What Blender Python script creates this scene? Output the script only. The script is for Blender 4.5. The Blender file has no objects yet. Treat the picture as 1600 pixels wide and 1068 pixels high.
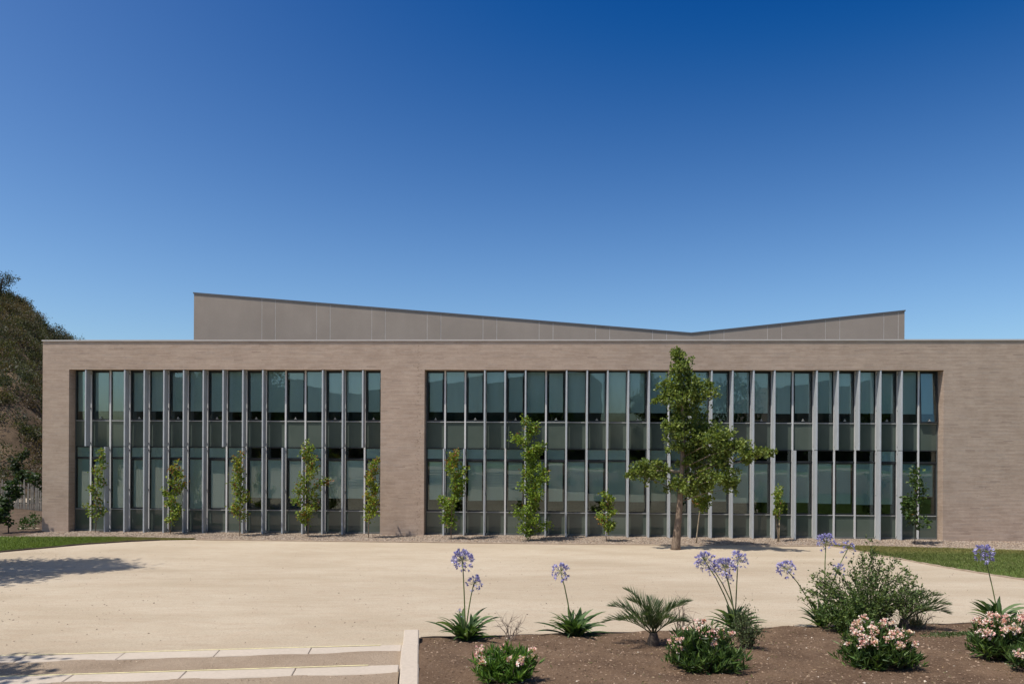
import bpy, math, random
import numpy as np
from mathutils import Matrix, Vector

random.seed(7)
RNG = np.random.default_rng(11)
SC = bpy.context.scene
COL = SC.collection

# ------------------------------------------------------------------ camera
HC, DC, YAW, ROLL = 3.35, 28.0, 0.0413, 0.0053
cam_data = bpy.data.cameras.new("camera")
cam = bpy.data.objects.new("camera", cam_data)
COL.objects.link(cam)
cam_data.sensor_width = 36.0
cam_data.lens = 1150.0 / 1600.0 * 36.0
cam_data.shift_y = (700.1 - 534.0) / 1600.0
cam_data.clip_start = 0.05
cam_data.clip_end = 3000.0
_R = Vector((math.cos(YAW), math.sin(YAW), 0)); _U = Vector((0, 0, 1)); _F = Vector((-math.sin(YAW), math.cos(YAW), 0))
_cr, _sr = math.cos(ROLL), math.sin(ROLL)
_right = _R * _cr + _U * _sr
_up = _U * _cr - _R * _sr
_m = Matrix((_right, _up, -_F)).transposed().to_4x4()
_m.translation = Vector((0, -DC, HC))
cam.matrix_world = _m
SC.camera = cam

# ------------------------------------------------------------------ sky, sun, exposure
SUN = Vector((0.42, 0.28, -1.0)).normalized()          # the way the light travels
to_sun = -SUN
sun_el = math.asin(to_sun.z)
sun_az = math.atan2(to_sun.x, to_sun.y)                 # clockwise from +Y
world = bpy.data.worlds.new("World"); SC.world = world
world.use_nodes = True
nt = world.node_tree; nt.nodes.clear()
sky = nt.nodes.new('ShaderNodeTexSky'); sky.sky_type = 'NISHITA'
sky.sun_disc = False
sky.sun_elevation = sun_el
sky.sun_rotation = sun_az
sky.altitude = 600.0
sky.air_density = 1.0
sky.dust_density = 2.4
sky.ozone_density = 2.0
# the whole sky is graded evenly, as a polarising filter does: more contrast, deeper blue
sep = nt.nodes.new('ShaderNodeSeparateColor'); comb = nt.nodes.new('ShaderNodeCombineColor')
nt.links.new(sky.outputs[0], sep.inputs[0])
def wmath(op, a, b):
    n = nt.nodes.new('ShaderNodeMath'); n.operation = op
    for i, x in enumerate((a, b)):
        if isinstance(x, (int, float)): n.inputs[i].default_value = x
        else: nt.links.new(x, n.inputs[i])
    return n.outputs[0]
SKY_K = 0.085
for i, (gain, lift) in enumerate(((1.62, -0.144), (1.86, -0.203), (1.95, -0.250))):
    raw = wmath('MULTIPLY', sep.outputs[i], SKY_K)
    v = wmath('SMOOTH_MAX', wmath('ADD', wmath('MULTIPLY', raw, gain), lift), wmath('MULTIPLY', raw, (0.03, 0.28, 0.45)[i])); v.node.inputs[2].default_value = (0.012, 0.03, 0.03)[i]
    nt.links.new(wmath('DIVIDE', v, SKY_K), comb.inputs[i])
bg = nt.nodes.new('ShaderNodeBackground'); bg.inputs[1].default_value = 0.085
wo = nt.nodes.new('ShaderNodeOutputWorld')
nt.links.new(comb.outputs[0], bg.inputs[0]); nt.links.new(bg.outputs[0], wo.inputs[0])

sd = bpy.data.lights.new("sun", 'SUN'); sd.energy = 4.1; sd.angle = math.radians(0.53); sd.color = (1.0, 0.955, 0.885)
so = bpy.data.objects.new("sun", sd); COL.objects.link(so)
so.rotation_euler = SUN.to_track_quat('-Z', 'Y').to_euler(); so.location = (-20, -15, 50)

SC.view_settings.view_transform = 'Standard'
SC.view_settings.look = 'None'
SC.view_settings.exposure = 0.35
SC.view_settings.gamma = 1.0
SC.view_settings.use_curve_mapping = False
SC.render.engine = 'CYCLES'
SC.cycles.use_denoising = True
SC.cycles.max_bounces = 10
SC.cycles.transparent_max_bounces = 24
SC.cycles.caustics_reflective = False
SC.cycles.caustics_refractive = False

# ------------------------------------------------------------------ helpers: meshes
class MB:
    """collects boxes, prisms and tubes, then links them as ONE mesh object"""
    def __init__(s): s.v = []; s.f = []
    def add(s, verts, faces):
        n = len(s.v); s.v += [tuple(p) for p in verts]; s.f += [tuple(i + n for i in f) for f in faces]; return s
    def box(s, x0, x1, y0, y1, z0, z1):
        return s.add([(x0, y0, z0), (x1, y0, z0), (x1, y1, z0), (x0, y1, z0), (x0, y0, z1), (x1, y0, z1), (x1, y1, z1), (x0, y1, z1)],
                     [(0, 3, 2, 1), (4, 5, 6, 7), (0, 1, 5, 4), (1, 2, 6, 5), (2, 3, 7, 6), (3, 0, 4, 7)])
    def tube(s, pts, rad, n=8, cap=True):
        pts = [Vector(p) for p in pts]
        if not hasattr(rad, '__len__'): rad = [rad] * len(pts)
        base = len(s.v); prev = None
        for i, p in enumerate(pts):
            t = (pts[min(i + 1, len(pts) - 1)] - pts[max(i - 1, 0)]).normalized()
            a = Vector((1, 0, 0)) if prev is None else prev
            if abs(a.dot(t)) > 0.95: a = Vector((0, 1, 0))
            a = (a - t * a.dot(t)).normalized(); b = t.cross(a); prev = a
            for k in range(n):
                w = 2 * math.pi * k / n
                s.v.append(tuple(p + (a * math.cos(w) + b * math.sin(w)) * rad[i]))
        for i in range(len(pts) - 1):
            for k in range(n):
                q = base + i * n
                s.f.append((q + k, q + (k + 1) % n, q + n + (k + 1) % n, q + n + k))
        if cap:
            s.f.append(tuple(base + k for k in range(n))[::-1]); q = base + (len(pts) - 1) * n
            s.f.append(tuple(q + k for k in range(n)))
        return s
    def mesh(s, name, mat=None, smooth=False):
        me = bpy.data.meshes.new(name); me.from_pydata(s.v, [], s.f); me.update()
        if mat: me.materials.append(mat)
        if smooth: me.polygons.foreach_set('use_smooth', [True] * len(me.polygons))
        return me
    def build(s, name, mat, parent=None, smooth=False, loc=None):
        return obj(name, s.mesh(name, mat, smooth), parent, loc)

def obj(name, me, parent=None, loc=None):
    o = bpy.data.objects.new(name, me); COL.objects.link(o)
    if parent is not None: o.parent = parent
    if loc is not None: o.location = loc
    return o

def npmesh(name, V, F, mat, cols=None, smooth=False):
    """fast mesh from numpy arrays; cols = one colour per vertex"""
    V = np.asarray(V, np.float32); F = np.asarray(F, np.int32); k = F.shape[1]
    me = bpy.data.meshes.new(name)
    me.vertices.add(len(V)); me.vertices.foreach_set('co', V.ravel())
    me.loops.add(F.size); me.loops.foreach_set('vertex_index', F.ravel())
    me.polygons.add(len(F)); me.polygons.foreach_set('loop_start', np.arange(0, F.size, k, dtype=np.int32))
    me.update(calc_edges=True)
    me.polygons.foreach_set('use_smooth', [bool(smooth)] * len(F))
    if cols is not None:
        a = me.color_attributes.new('col', 'FLOAT_COLOR', 'POINT')
        c = np.ones((len(V), 4), np.float32); c[:, :3] = cols; a.data.foreach_set('color', c.ravel())
    if mat: me.materials.append(mat)
    return me

def thing(name, label, cat, loc=(0, 0, 0), rz=0.0, group=None):
    o = bpy.data.objects.new(name, None); COL.objects.link(o); o.empty_display_size = 0.2
    o.location = loc; o.rotation_euler = (0, 0, rz)
    return tag(o, label, cat, group)

def tag(o, label, cat, group=None):
    o['label'] = label; o['category'] = cat
    if group: o['group'] = group
    return o

def kind(o, k): o['kind'] = k; return o

# ------------------------------------------------------------------ helpers: materials
def newmat(name):
    m = bpy.data.materials.new(name); m.use_nodes = True
    return m, m.node_tree, m.node_tree.nodes['Principled BSDF']

def N(t, ty, **kw):
    n = t.nodes.new('ShaderNode' + ty)
    for k, v in kw.items(): setattr(n, k, v)
    return n

def mathn(t, op, a, b=None):
    n = N(t, 'Math', operation=op)
    for i, x in enumerate((a, b)):
        if x is None: continue
        if isinstance(x, (int, float)): n.inputs[i].default_value = x
        else: t.links.new(x, n.inputs[i])
    return n.outputs[0]

def noise(t, vec, scale, detail=4, rough=0.55):
    n = N(t, 'TexNoise'); n.inputs['Scale'].default_value = scale; n.inputs['Detail'].default_value = detail
    n.inputs['Roughness'].default_value = rough
    if vec is not None: t.links.new(vec, n.inputs['Vector'])
    return n.outputs['Fac']

def mapping(t, src, scale):
    m = N(t, 'Mapping'); m.inputs['Scale'].default_value = scale; t.links.new(src, m.inputs['Vector']); return m.outputs[0]

def ramp(t, fac, stops):
    r = N(t, 'ValToRGB'); e = r.color_ramp.elements
    while len(e) < len(stops): e.new(0.5)
    for i, (p, c) in enumerate(stops): e[i].position = p; e[i].color = (*c, 1)
    t.links.new(fac, r.inputs[0]); return r.outputs[0]

def mix(t, fac, a, b, blend='MIX'):
    n = N(t, 'Mix', data_type='RGBA', blend_type=blend)
    for s, x in ((n.inputs['Factor'], fac), (n.inputs['A'], a), (n.inputs['B'], b)):
        if isinstance(x, (int, float)): s.default_value = x
        elif isinstance(x, tuple): s.default_value = (*x, 1)
        else: t.links.new(x, s)
    return n.outputs['Result']

def bump(t, bsdf, h, strength, dist):
    b = N(t, 'Bump'); b.inputs['Strength'].default_value = strength; b.inputs['Distance'].default_value = dist
    t.links.new(h, b.inputs['Height']); t.links.new(b.outputs[0], bsdf.inputs['Normal'])

def pos(t): return N(t, 'NewGeometry').outputs['Position']

def plain(name, col, rough=0.6, metal=0.0, var=0.12, scale=6.0, spec=0.4):
    m, t, b = newmat(name)
    f = noise(t, pos(t), scale, 5)
    lo = tuple(c * (1 - var) for c in col); hi = tuple(min(1, c * (1 + var)) for c in col)
    t.links.new(ramp(t, f, [(0.3, lo), (0.7, hi)]), b.inputs['Base Color'])
    b.inputs['Roughness'].default_value = rough; b.inputs['Metallic'].default_value = metal
    b.inputs['Specular IOR Level'].default_value = spec
    return m

def mat_brick():
    m, t, b = newmat('brick')
    p = pos(t); s = N(t, 'SeparateXYZ'); t.links.new(p, s.inputs[0])
    zc = mathn(t, 'FLOOR', mathn(t, 'DIVIDE', s.outputs['Z'], 6.34 / 127.0))
    u = mathn(t, 'ADD', s.outputs['X'], s.outputs['Y'])
    w0 = N(t, 'TexWhiteNoise', noise_dimensions='1D'); t.links.new(zc, w0.inputs['W'])
    uc = mathn(t, 'FLOOR', mathn(t, 'ADD', mathn(t, 'DIVIDE', u, 0.36), mathn(t, 'MULTIPLY', w0.outputs['Value'], 7.0)))
    c = N(t, 'CombineXYZ'); t.links.new(uc, c.inputs[0]); t.links.new(zc, c.inputs[1])
    w = N(t, 'TexWhiteNoise', noise_dimensions='2D'); t.links.new(c.outputs[0], w.inputs['Vector'])
    base = ramp(t, w.outputs['Value'], [(0.0, (0.50, 0.378, 0.288)), (0.4, (0.545, 0.418, 0.322)), (0.8, (0.57, 0.44, 0.342)), (0.975, (0.52, 0.41, 0.325)), (1.0, (0.42, 0.315, 0.245))])
    streak = noise(t, mapping(t, p, (1.0, 1.0, 1.6)), 1.3, 7, 0.72)
    base = mix(t, ramp(t, streak, [(0.38, (0, 0, 0)), (0.7, (1, 1, 1))]), base, (0.80, 0.78, 0.77), 'MULTIPLY')
    big = noise(t, p, 0.35, 3)
    base = mix(t, ramp(t, big, [(0.35, (0, 0, 0)), (0.75, (0.7, 0.7, 0.7))]), base, (0.92, 0.90, 0.88), 'MULTIPLY')
    fine = noise(t, p, 55, 3)
    base = mix(t, 0.4, base, ramp(t, fine, [(0.3, (0.6, 0.6, 0.6)), (0.7, (1.2, 1.2, 1.2))]), 'MULTIPLY')
    dx = mathn(t, 'DIVIDE', mathn(t, 'ADD', s.outputs['X'], 4.74), 0.16)
    near = mathn(t, 'POWER', 2.718, mathn(t, 'MULTIPLY', mathn(t, 'MULTIPLY', dx, dx), -1.0))
    spot = mathn(t, 'ADD', noise(t, mapping(t, p, (1, 1, 1.5)), 11, 3, 0.6), mathn(t, 'MULTIPLY', near, 0.10))
    base = mix(t, ramp(t, spot, [(0.665, (0, 0, 0)), (0.72, (0.75, 0.75, 0.75))]), base, (0.45, 0.42, 0.40), 'MULTIPLY')
    t.links.new(base, b.inputs['Base Color']); b.inputs['Roughness'].default_value = 0.9
    b.inputs['Specular IOR Level'].default_value = 0.15
    bump(t, b, fine, 0.5, 0.006)
    return m

def mat_stucco(name, col, stain=0.8):
    m, t, b = newmat(name)
    p = pos(t)
    big = noise(t, p, 0.45, 5, 0.6); st = noise(t, mapping(t, p, (2.6, 2.6, 0.35)), 1.0, 5, 0.6); fine = noise(t, p, 24, 4)
    c = mix(t, ramp(t, big, [(0.3, (0, 0, 0)), (0.72, (1, 1, 1))]), col, tuple(x * stain for x in col))
    c = mix(t, ramp(t, st, [(0.45, (0, 0, 0)), (0.75, (0.5, 0.5, 0.5))]), c, tuple(x * 0.82 for x in col))
    c = mix(t, 0.25, c, ramp(t, fine, [(0.3, (0.7, 0.7, 0.7)), (0.7, (1.15, 1.15, 1.15))]), 'MULTIPLY')
    t.links.new(c, b.inputs['Base Color']); b.inputs['Roughness'].default_value = 0.92
    b.inputs['Specular IOR Level'].default_value = 0.15
    bump(t, b, fine, 0.4, 0.01)
    return m

def mat_sand():
    m, t, b = newmat('sand')
    p = pos(t)
    big = noise(t, mapping(t, p, (0.35, 0.9, 1)), 0.8, 6, 0.6)
    mid = noise(t, mapping(t, p, (1, 2.2, 1)), 2.3, 6, 0.62)
    fine = noise(t, p, 38, 5, 0.7); grit = noise(t, p, 160, 2)
    c = ramp(t, big, [(0.28, (0.39, 0.318, 0.226)), (0.5, (0.452, 0.376, 0.278)), (0.75, (0.478, 0.404, 0.305))])
    c = mix(t, ramp(t, mid, [(0.42, (0, 0, 0)), (0.72, (0.55, 0.55, 0.55))]), c, (0.41, 0.315, 0.222))
    scuff = noise(t, mapping(t, p, (0.22, 0.9, 1)), 3.4, 8, 0.78)
    c = mix(t, ramp(t, scuff, [(0.56, (0, 0, 0)), (0.70, (0.55, 0.55, 0.55))]), c, (0.345, 0.265, 0.185))
    patch = noise(t, mapping(t, p, (0.16, 0.30, 1)), 1.0, 3, 0.5)
    c = mix(t, ramp(t, patch, [(0.42, (0, 0, 0)), (0.62, (1, 1, 1))]), c, (0.90, 0.885, 0.865), 'MULTIPLY')
    c = mix(t, 0.8, c, ramp(t, fine, [(0.25, (0.62, 0.6, 0.58)), (0.5, (1, 1, 1)), (0.75, (1.12, 1.12, 1.12))]), 'MULTIPLY')
    c = mix(t, 0.4, c, ramp(t, grit, [(0.3, (0.55, 0.53, 0.5)), (0.55, (1.05, 1.05, 1.05))]), 'MULTIPLY')
    t.links.new(c, b.inputs['Base Color']); b.inputs['Roughness'].default_value = 0.97; b.inputs['Specular IOR Level'].default_value = 0.1
    h = mathn(t, 'ADD', mathn(t, 'MULTIPLY', fine, 0.35), mathn(t, 'ADD', mathn(t, 'MULTIPLY', grit, 0.2), mid))
    bump(t, b, h, 0.55, 0.03)
    return m

def mat_soil(name='soil', a=(0.098, 0.060, 0.037), bcol=(0.17, 0.109, 0.068), fleck=(0.26, 0.18, 0.122)):
    m, t, b = newmat(name)
    p = pos(t)
    big = noise(t, p, 1.3, 5, 0.6); fine = noise(t, p, 26, 6, 0.7); grit = noise(t, p, 110, 2)
    c = ramp(t, big, [(0.3, a), (0.62, bcol)])
    c = mix(t, ramp(t, fine, [(0.52, (0, 0, 0)), (0.72, (0.8, 0.8, 0.8))]), c, fleck)  # paler flecks where the fine noise runs high
    c = mix(t, 0.6, c, ramp(t, grit, [(0.3, (0.5, 0.5, 0.5)), (0.6, (1.15, 1.15, 1.15))]), 'MULTIPLY')
    t.links.new(c, b.inputs['Base Color']); b.inputs['Roughness'].default_value = 0.97; b.inputs['Specular IOR Level'].default_value = 0.1
    bump(t, b, mathn(t, 'ADD', fine, mathn(t, 'MULTIPLY', grit, 0.4)), 0.9, 0.03)
    return m

def mat_gravel():
    m, t, b = newmat('gravel')
    p = pos(t)
    v = N(t, 'TexVoronoi'); v.inputs['Scale'].default_value = 26; t.links.new(p, v.inputs['Vector'])
    big = noise(t, p, 0.8, 4)
    s = N(t, 'SeparateColor'); t.links.new(v.outputs['Color'], s.inputs[0])
    c = ramp(t, s.outputs[0], [(0.0, (0.12, 0.095, 0.075)), (0.4, (0.26, 0.205, 0.16)), (0.8, (0.34, 0.275, 0.215)), (1.0, (0.45, 0.39, 0.32))])
    c = mix(t, ramp(t, big, [(0.4, (0, 0, 0)), (0.7, (0.6, 0.6, 0.6))]), c, (0.30, 0.23, 0.165))
    t.links.new(c, b.inputs['Base Color']); b.inputs['Roughness'].default_value = 0.95; b.inputs['Specular IOR Level'].default_value = 0.15
    bump(t, b, mathn(t, 'SUBTRACT', 1.0, v.outputs['Distance']), 0.8, 0.02)
    return m

def mat_attr(name, trans=0.35, rough=0.55, spec=0.3, boost=1.0):
    """leaf / stone material whose colour is stored leaf by leaf in the mesh"""
    m, t, b = newmat(name)
    a = N(t, 'Attribute', attribute_name='col')
    b.inputs['Roughness'].default_value = rough; b.inputs['Specular IOR Level'].default_value = spec
    t.links.new(a.outputs['Color'], b.inputs['Base Color'])
    if trans > 0:
        tr = N(t, 'BsdfTranslucent'); mx = N(t, 'MixShader'); mx.inputs[0].default_value = trans
        t.links.new(mix(t, 1.0, a.outputs['Color'], (1.25, 1.3, 0.6), 'MULTIPLY'), tr.inputs['Color'])
        out = t.nodes['Material Output']
        t.links.new(b.outputs[0], mx.inputs[1]); t.links.new(tr.outputs[0], mx.inputs[2]); t.links.new(mx.outputs[0], out.inputs['Surface'])
    return m

def mat_glass(name, tint, ior=1.7):
    m = bpy.data.materials.new(name); m.use_nodes = True; t = m.node_tree; t.nodes.clear()
    fr = N(t, 'Fresnel'); fr.inputs['IOR'].default_value = ior
    tr = N(t, 'BsdfTransparent'); tr.inputs[0].default_value = (*tint, 1)
    gl = N(t, 'BsdfGlossy'); gl.inputs['Roughness'].default_value = 0.008; gl.inputs['Color'].default_value = (0.92, 0.98, 0.98, 1)
    nz = noise(t, pos(t), 1.1, 2)
    bp = N(t, 'Bump'); bp.inputs['Strength'].default_value = 0.12; bp.inputs['Distance'].default_value = 0.01
    t.links.new(nz, bp.inputs['Height']); t.links.new(bp.outputs[0], gl.inputs['Normal'])
    mx = N(t, 'MixShader'); out = N(t, 'OutputMaterial')
    t.links.new(fr.outputs[0], mx.inputs[0]); t.links.new(tr.outputs[0], mx.inputs[1]); t.links.new(gl.outputs[0], mx.inputs[2]); t.links.new(mx.outputs[0], out.inputs[0])
    return m

def mat_bark():
    m, t, b = newmat('bark'); p = mapping(t, pos(t), (1, 1, 0.22))
    f = noise(t, p, 26, 6, 0.7); g = noise(t, pos(t), 5, 3)
    c = ramp(t, f, [(0.32, (0.075, 0.052, 0.038)), (0.5, (0.19, 0.14, 0.10)), (0.72, (0.30, 0.23, 0.17))])
    c = mix(t, ramp(t, g, [(0.45, (0, 0, 0)), (0.7, (0.6, 0.6, 0.6))]), c, (0.26, 0.19, 0.14))
    t.links.new(c, b.inputs['Base Color']); b.inputs['Roughness'].default_value = 0.95; b.inputs['Specular IOR Level'].default_value = 0.1
    bump(t, b, f, 1.0, 0.03)
    return m
M = dict(
    brick=mat_brick(),
    mortar=plain('mortar', (0.36, 0.285, 0.225), 0.95, var=0.2, scale=9),
    stucco=mat_stucco('stucco', (0.34, 0.28, 0.228)),
    joint=plain('panel_joint', (0.55, 0.49, 0.43), 0.9),
    coping=plain('coping_metal', (0.47, 0.43, 0.39), 0.5, var=0.08, scale=2),
    darkcoping=plain('dark_flashing', (0.10, 0.10, 0.105), 0.5, var=0.1),
    alu=plain('aluminium', (0.42, 0.435, 0.44), 0.42, var=0.06, scale=3, spec=0.5),
    mull=plain('mullion_paint', (0.60, 0.585, 0.56), 0.45, var=0.06, scale=3, spec=0.5),
    dark=plain('dark_frame', (0.022, 0.025, 0.027), 0.4, var=0.2),
    transom=plain('transom_metal', (0.11, 0.12, 0.115), 0.4, var=0.12),
    transom_light=plain('transom_light', (0.36, 0.36, 0.34), 0.4, var=0.1),
    glass=mat_glass('window_glass', (0.89, 0.985, 0.965), 1.64),
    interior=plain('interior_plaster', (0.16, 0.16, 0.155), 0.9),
    sand=mat_sand(), tread=mat_soil('tread_gravel', (0.29, 0.215, 0.148), (0.36, 0.275, 0.195), (0.43, 0.34, 0.25)), soil=mat_soil(), gravel=mat_gravel(),
    terrace=mat_soil('terrace_soil', (0.06, 0.042, 0.03), (0.12, 0.083, 0.057), (0.16, 0.12, 0.085)),
    hill=mat_soil('hill_soil', (0.07, 0.05, 0.03), (0.155, 0.105, 0.065), (0.20, 0.15, 0.10)),
    stone=mat_stucco('cast_stone', (0.47, 0.395, 0.315), 0.92),
    yellow=plain('yellow_paint', (0.74, 0.66, 0.36), 0.6, var=0.15, scale=14),
    bark=mat_bark(),
    barkdark=plain('bark_dark', (0.075, 0.055, 0.04), 0.9, var=0.4, scale=30),
    barkpale=plain('bark_pale', (0.30, 0.24, 0.165), 0.9, var=0.35, scale=24),
    stake=plain('stake_wood', (0.46, 0.35, 0.20), 0.85, var=0.25, scale=20),
    tie=plain('tie_rubber', (0.02, 0.02, 0.02), 0.8),
    picket=plain('weathered_wood', (0.20, 0.18, 0.15), 0.9, var=0.35, scale=5),
    edging=plain('edging_metal', (0.075, 0.055, 0.042), 0.8, var=0.3),
    kerbtan=plain('edging_concrete', (0.33, 0.25, 0.18), 0.9, var=0.2, scale=4),
    grassbase=mat_soil('turf_base', (0.07, 0.11, 0.025), (0.11, 0.16, 0.035), (0.14, 0.17, 0.05)),
    leaf=mat_attr('leaf', 0.35, 0.5, 0.35),
    grass=mat_attr('grass_blade', 0.3, 0.6, 0.2),
    petal=mat_attr('petal', 0.3, 0.6, 0.2),
    pebble=mat_attr('pebble', 0.0, 0.9, 0.2),
    stalk=plain('green_stalk', (0.13, 0.16, 0.05), 0.6, var=0.25, scale=20),
    twig=plain('dry_twig', (0.20, 0.15, 0.11), 0.9, var=0.3, scale=20),
)
def mat_spandrel():
    m, t, b = newmat('spandrel_glass')
    f = noise(t, pos(t), 0.7, 3)
    t.links.new(ramp(t, f, [(0.3, (0.068, 0.088, 0.072)), (0.7, (0.095, 0.116, 0.095))]), b.inputs['Base Color'])
    b.inputs['Roughness'].default_value = 0.06; b.inputs['IOR'].default_value = 1.5; b.inputs['Specular IOR Level'].default_value = 0.5
    return m
M['spandrel'] = mat_spandrel()
def mat_blind():
    m, t, b = newmat('roller_blind')
    r_ = N(t, 'ObjectInfo').outputs['Random']; f = noise(t, mapping(t, pos(t), (3, 3, 0.5)), 1.5, 4)
    c = ramp(t, r_, [(0.0, (0.66, 0.69, 0.67)), (0.5, (0.82, 0.83, 0.81)), (1.0, (0.88, 0.87, 0.84))])
    c = mix(t, 0.35, c, ramp(t, f, [(0.3, (0.8, 0.8, 0.8)), (0.7, (1.05, 1.05, 1.05))]), 'MULTIPLY')
    t.links.new(c, b.inputs['Base Color']); b.inputs['Roughness'].default_value = 0.9
    return m
M['blind'] = mat_blind()

# ------------------------------------------------------------------ the ground
AN = math.radians(9.5); CA, SA = math.cos(AN), math.sin(AN)
def PQ(p, q): return (CA * p - SA * q, SA * p + CA * q)      # rotated garden axes to world
def gz(X, Y):
    q = -SA * X + CA * Y
    t = np.clip(-5.0 - q, 0, None)
    e = 0.0567 * (np.sqrt(t * t + 1.0) - 1.0) + 0.0383 * np.clip(-17.15 - q, 0, None)
    p = CA * X + SA * Y                                        # the steps sit in a cutting
    e = e - 0.13 * np.clip((-17.85 - q) / 0.2, 0, 1) * (p < -4.73) * (p > -17)
    return np.minimum(e, 1.75)
def g1(x, y): return float(gz(np.float64(x), np.float64(y)))

def grid_mesh(name, xs, ys, zf, mat, smooth=True):
    X, Y = np.meshgrid(xs, ys); Z = zf(X, Y)
    V = np.stack([X.ravel(), Y.ravel(), Z.ravel()], 1); nx, ny = len(xs), len(ys)
    i = np.arange(nx - 1)[None, :] + np.arange(ny - 1)[:, None] * nx
    F = np.stack([i, i + 1, i + nx + 1, i + nx], -1).reshape(-1, 4)
    return npmesh(name, V, F, mat, smooth=smooth)

xs = np.concatenate([[-900, -500, -250, -120, -70], np.arange(-45, -18, 0.75), np.arange(-18, 0, 0.12), np.arange(0, 45.1, 0.75), [70, 120, 250, 500, 900]])
ys = np.concatenate([[-900, -500, -250, -120, -80, -60, -50], np.arange(-42, -22, 0.75), np.arange(-22, -15, 0.12), np.arange(-15, 12.1, 0.75), [20, 40, 70, 120, 250, 500, 900]])
kind(obj('ground', grid_mesh('ground', xs, ys, gz, M['sand'])), 'structure')

def sheet(name, polyA, polyB, mat, off, n=60, m=12, bumpf=None):
    """a strip lying on the ground between two polylines"""
    def resample(P, n):
        P = np.array(P, float); d = np.r_[0, np.cumsum(np.hypot(*np.diff(P, axis=0).T))]; s = np.linspace(0, d[-1], n)
        return np.stack([np.interp(s, d, P[:, 0]), np.interp(s, d, P[:, 1])], 1)
    A_, B_ = resample(polyA, n), resample(polyB, n)
    V = []
    for j in range(m + 1):
        P = A_ + (B_ - A_) * (j / m); V.append(np.c_[P, gz(P[:, 0], P[:, 1]) + off])
    V = np.concatenate(V)
    if bumpf is not None: V[:, 2] += bumpf(V[:, 0], V[:, 1])
    i = np.arange(n - 1)[None, :] + np.arange(m)[:, None] * n
    F = np.stack([i, i + 1, i + n + 1, i + n], -1).reshape(-1, 4)
    me = npmesh(name, V, F, mat, smooth=True)
    me.flip_normals() if me.polygons[0].normal.z < 0 else None
    return obj(name, me), A_, B_

kind(sheet('gravel_strip', [(-24, -1.75), (-13, -1.95), (10, -1.95), (26, -2.3)], [(-24, 0.5), (-13, 0.5), (10, 0.5), (26, 0.5)], M['gravel'], 0.006, 80, 6)[0], 'structure')
LL_near = [(-26, -8.4), (-20, -7.1), (-17.22, -6.0), (-17.01, -5.56), (-16.37, -4.7), (-15.58, -3.6), (-14.52, -2.74), (-13.63, -2.25), (-12.6, -2.0)]
LL_far = [(-26, -2.2), (-19.87, -1.75), (-17.56, -1.63), (-15.96, -1.52), (-13.84, -1.8), (-12.5, -1.93)]
LR_near = [(9.7, -1.72), (10.19, -2.24), (10.62, -3.6), (10.78, -5.4), (10.85, -7.2), (10.98, -8.8), (11.25, -10.6), (12.0, -13.0), (13.4, -16)]
LR_far = [(10.1, -1.80), (12.2, -2.05), (14.3, -2.24), (16.2, -2.57), (19, -3.0), (24, -4.0), (26, -9), (26, -16)]
lawnL = sheet('lawn', LL_near, LL_far, M['grassbase'], 0.012, 60, 10); kind(lawnL[0], 'structure')
lawnR = sheet('lawn', LR_near, LR_far, M['grassbase'], 0.012, 60, 12); kind(lawnR[0], 'structure')
kind(sheet('planting_soil', [(-45, -0.9), (-19.4, -1.55)], [(-45, 9.0), (-19.4, 9.0)], M['terrace'], 0.016, 40, 16,
           lambda x, y: 0.10 * np.sin(x * 1.7 + y * 2.1) * np.sin(y * 1.3) ** 2 * (y > 0.5) + 0.04 * np.clip(y, 0, 9))[0], 'structure')

def bed_bump(x, y):
    r = 0
    for a, b, c, k in ((3.1, 1.7, 0.3, .018), (1.3, -4.2, 1.2, .016), (7.7, 5.1, 2.2, .010), (-11, 9.5, .7, .007), (19, 13, .2, .004), (-17, 23, 1.1, .004)):
        r = r + 0.72 * k * np.sin(a * x + b * y + c)
    return r
bed = sheet('planting_bed', [PQ(p, -17.17) for p in np.linspace(-4.62, 26, 40)], [PQ(p, -27.0) for p in np.linspace(-4.62, 26, 40)], M['soil'], 0.045, 420, 130, bed_bump)
kind(bed[0], 'structure')
def bedz(x, y): return g1(x, y) + 0.045 + float(bed_bump(x, y))

# ------------------------------------------------------------------ edgings, kerbs, steps
def edging(name, pts, w, h, mat, label, sink=0.03, n=80):
    P = np.array(pts, float); d = np.r_[0, np.cumsum(np.hypot(*np.diff(P, axis=0).T))]; s = np.linspace(0, d[-1], n)
    P = np.stack([np.interp(s, d, P[:, 0]), np.interp(s, d, P[:, 1])], 1)
    T = np.gradient(P, axis=0); T /= np.hypot(*T.T)[:, None]; Nn = np.stack([-T[:, 1], T[:, 0]], 1)
    mb = MB(); V = []
    for i in range(n):
        z = g1(*P[i]); jit = 0.006 * math.sin(i * 1.9) + 0.004 * math.sin(i * 0.7)
        for sx, zz in ((-1, -sink), (-1, h + jit), (1, h + jit), (1, -sink)):
            q = P[i] + Nn[i] * sx * w / 2; V.append((q[0], q[1], z + zz))
    F = [(4 * i + k, 4 * i + (k + 1) % 4, 4 * i + 4 + (k + 1) % 4, 4 * i + 4 + k) for i in range(n - 1) for k in range(4)] + [(0, 1, 2, 3), (4 * n - 1, 4 * n - 2, 4 * n - 3, 4 * n - 4)]
    return tag(mb.add(V, F).build(name, mat), label, 'edging')
edging('lawn_edging', LL_near[:-1], 0.05, 0.045, M['edging'], 'dark curved edging strip between left wedge of lawn and sand')
edging('lawn_edging', LR_near, 0.08, 0.03, M['kerbtan'], 'pale curved concrete edging between right lawn and sand')
edging('gravel_edging', [(-12.4, -2.03), (0, -2.12), (9.6, -2.0)], 0.10, 0.035, M['kerbtan'], 'long low tan edging between gravel strip and sand court')
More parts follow.
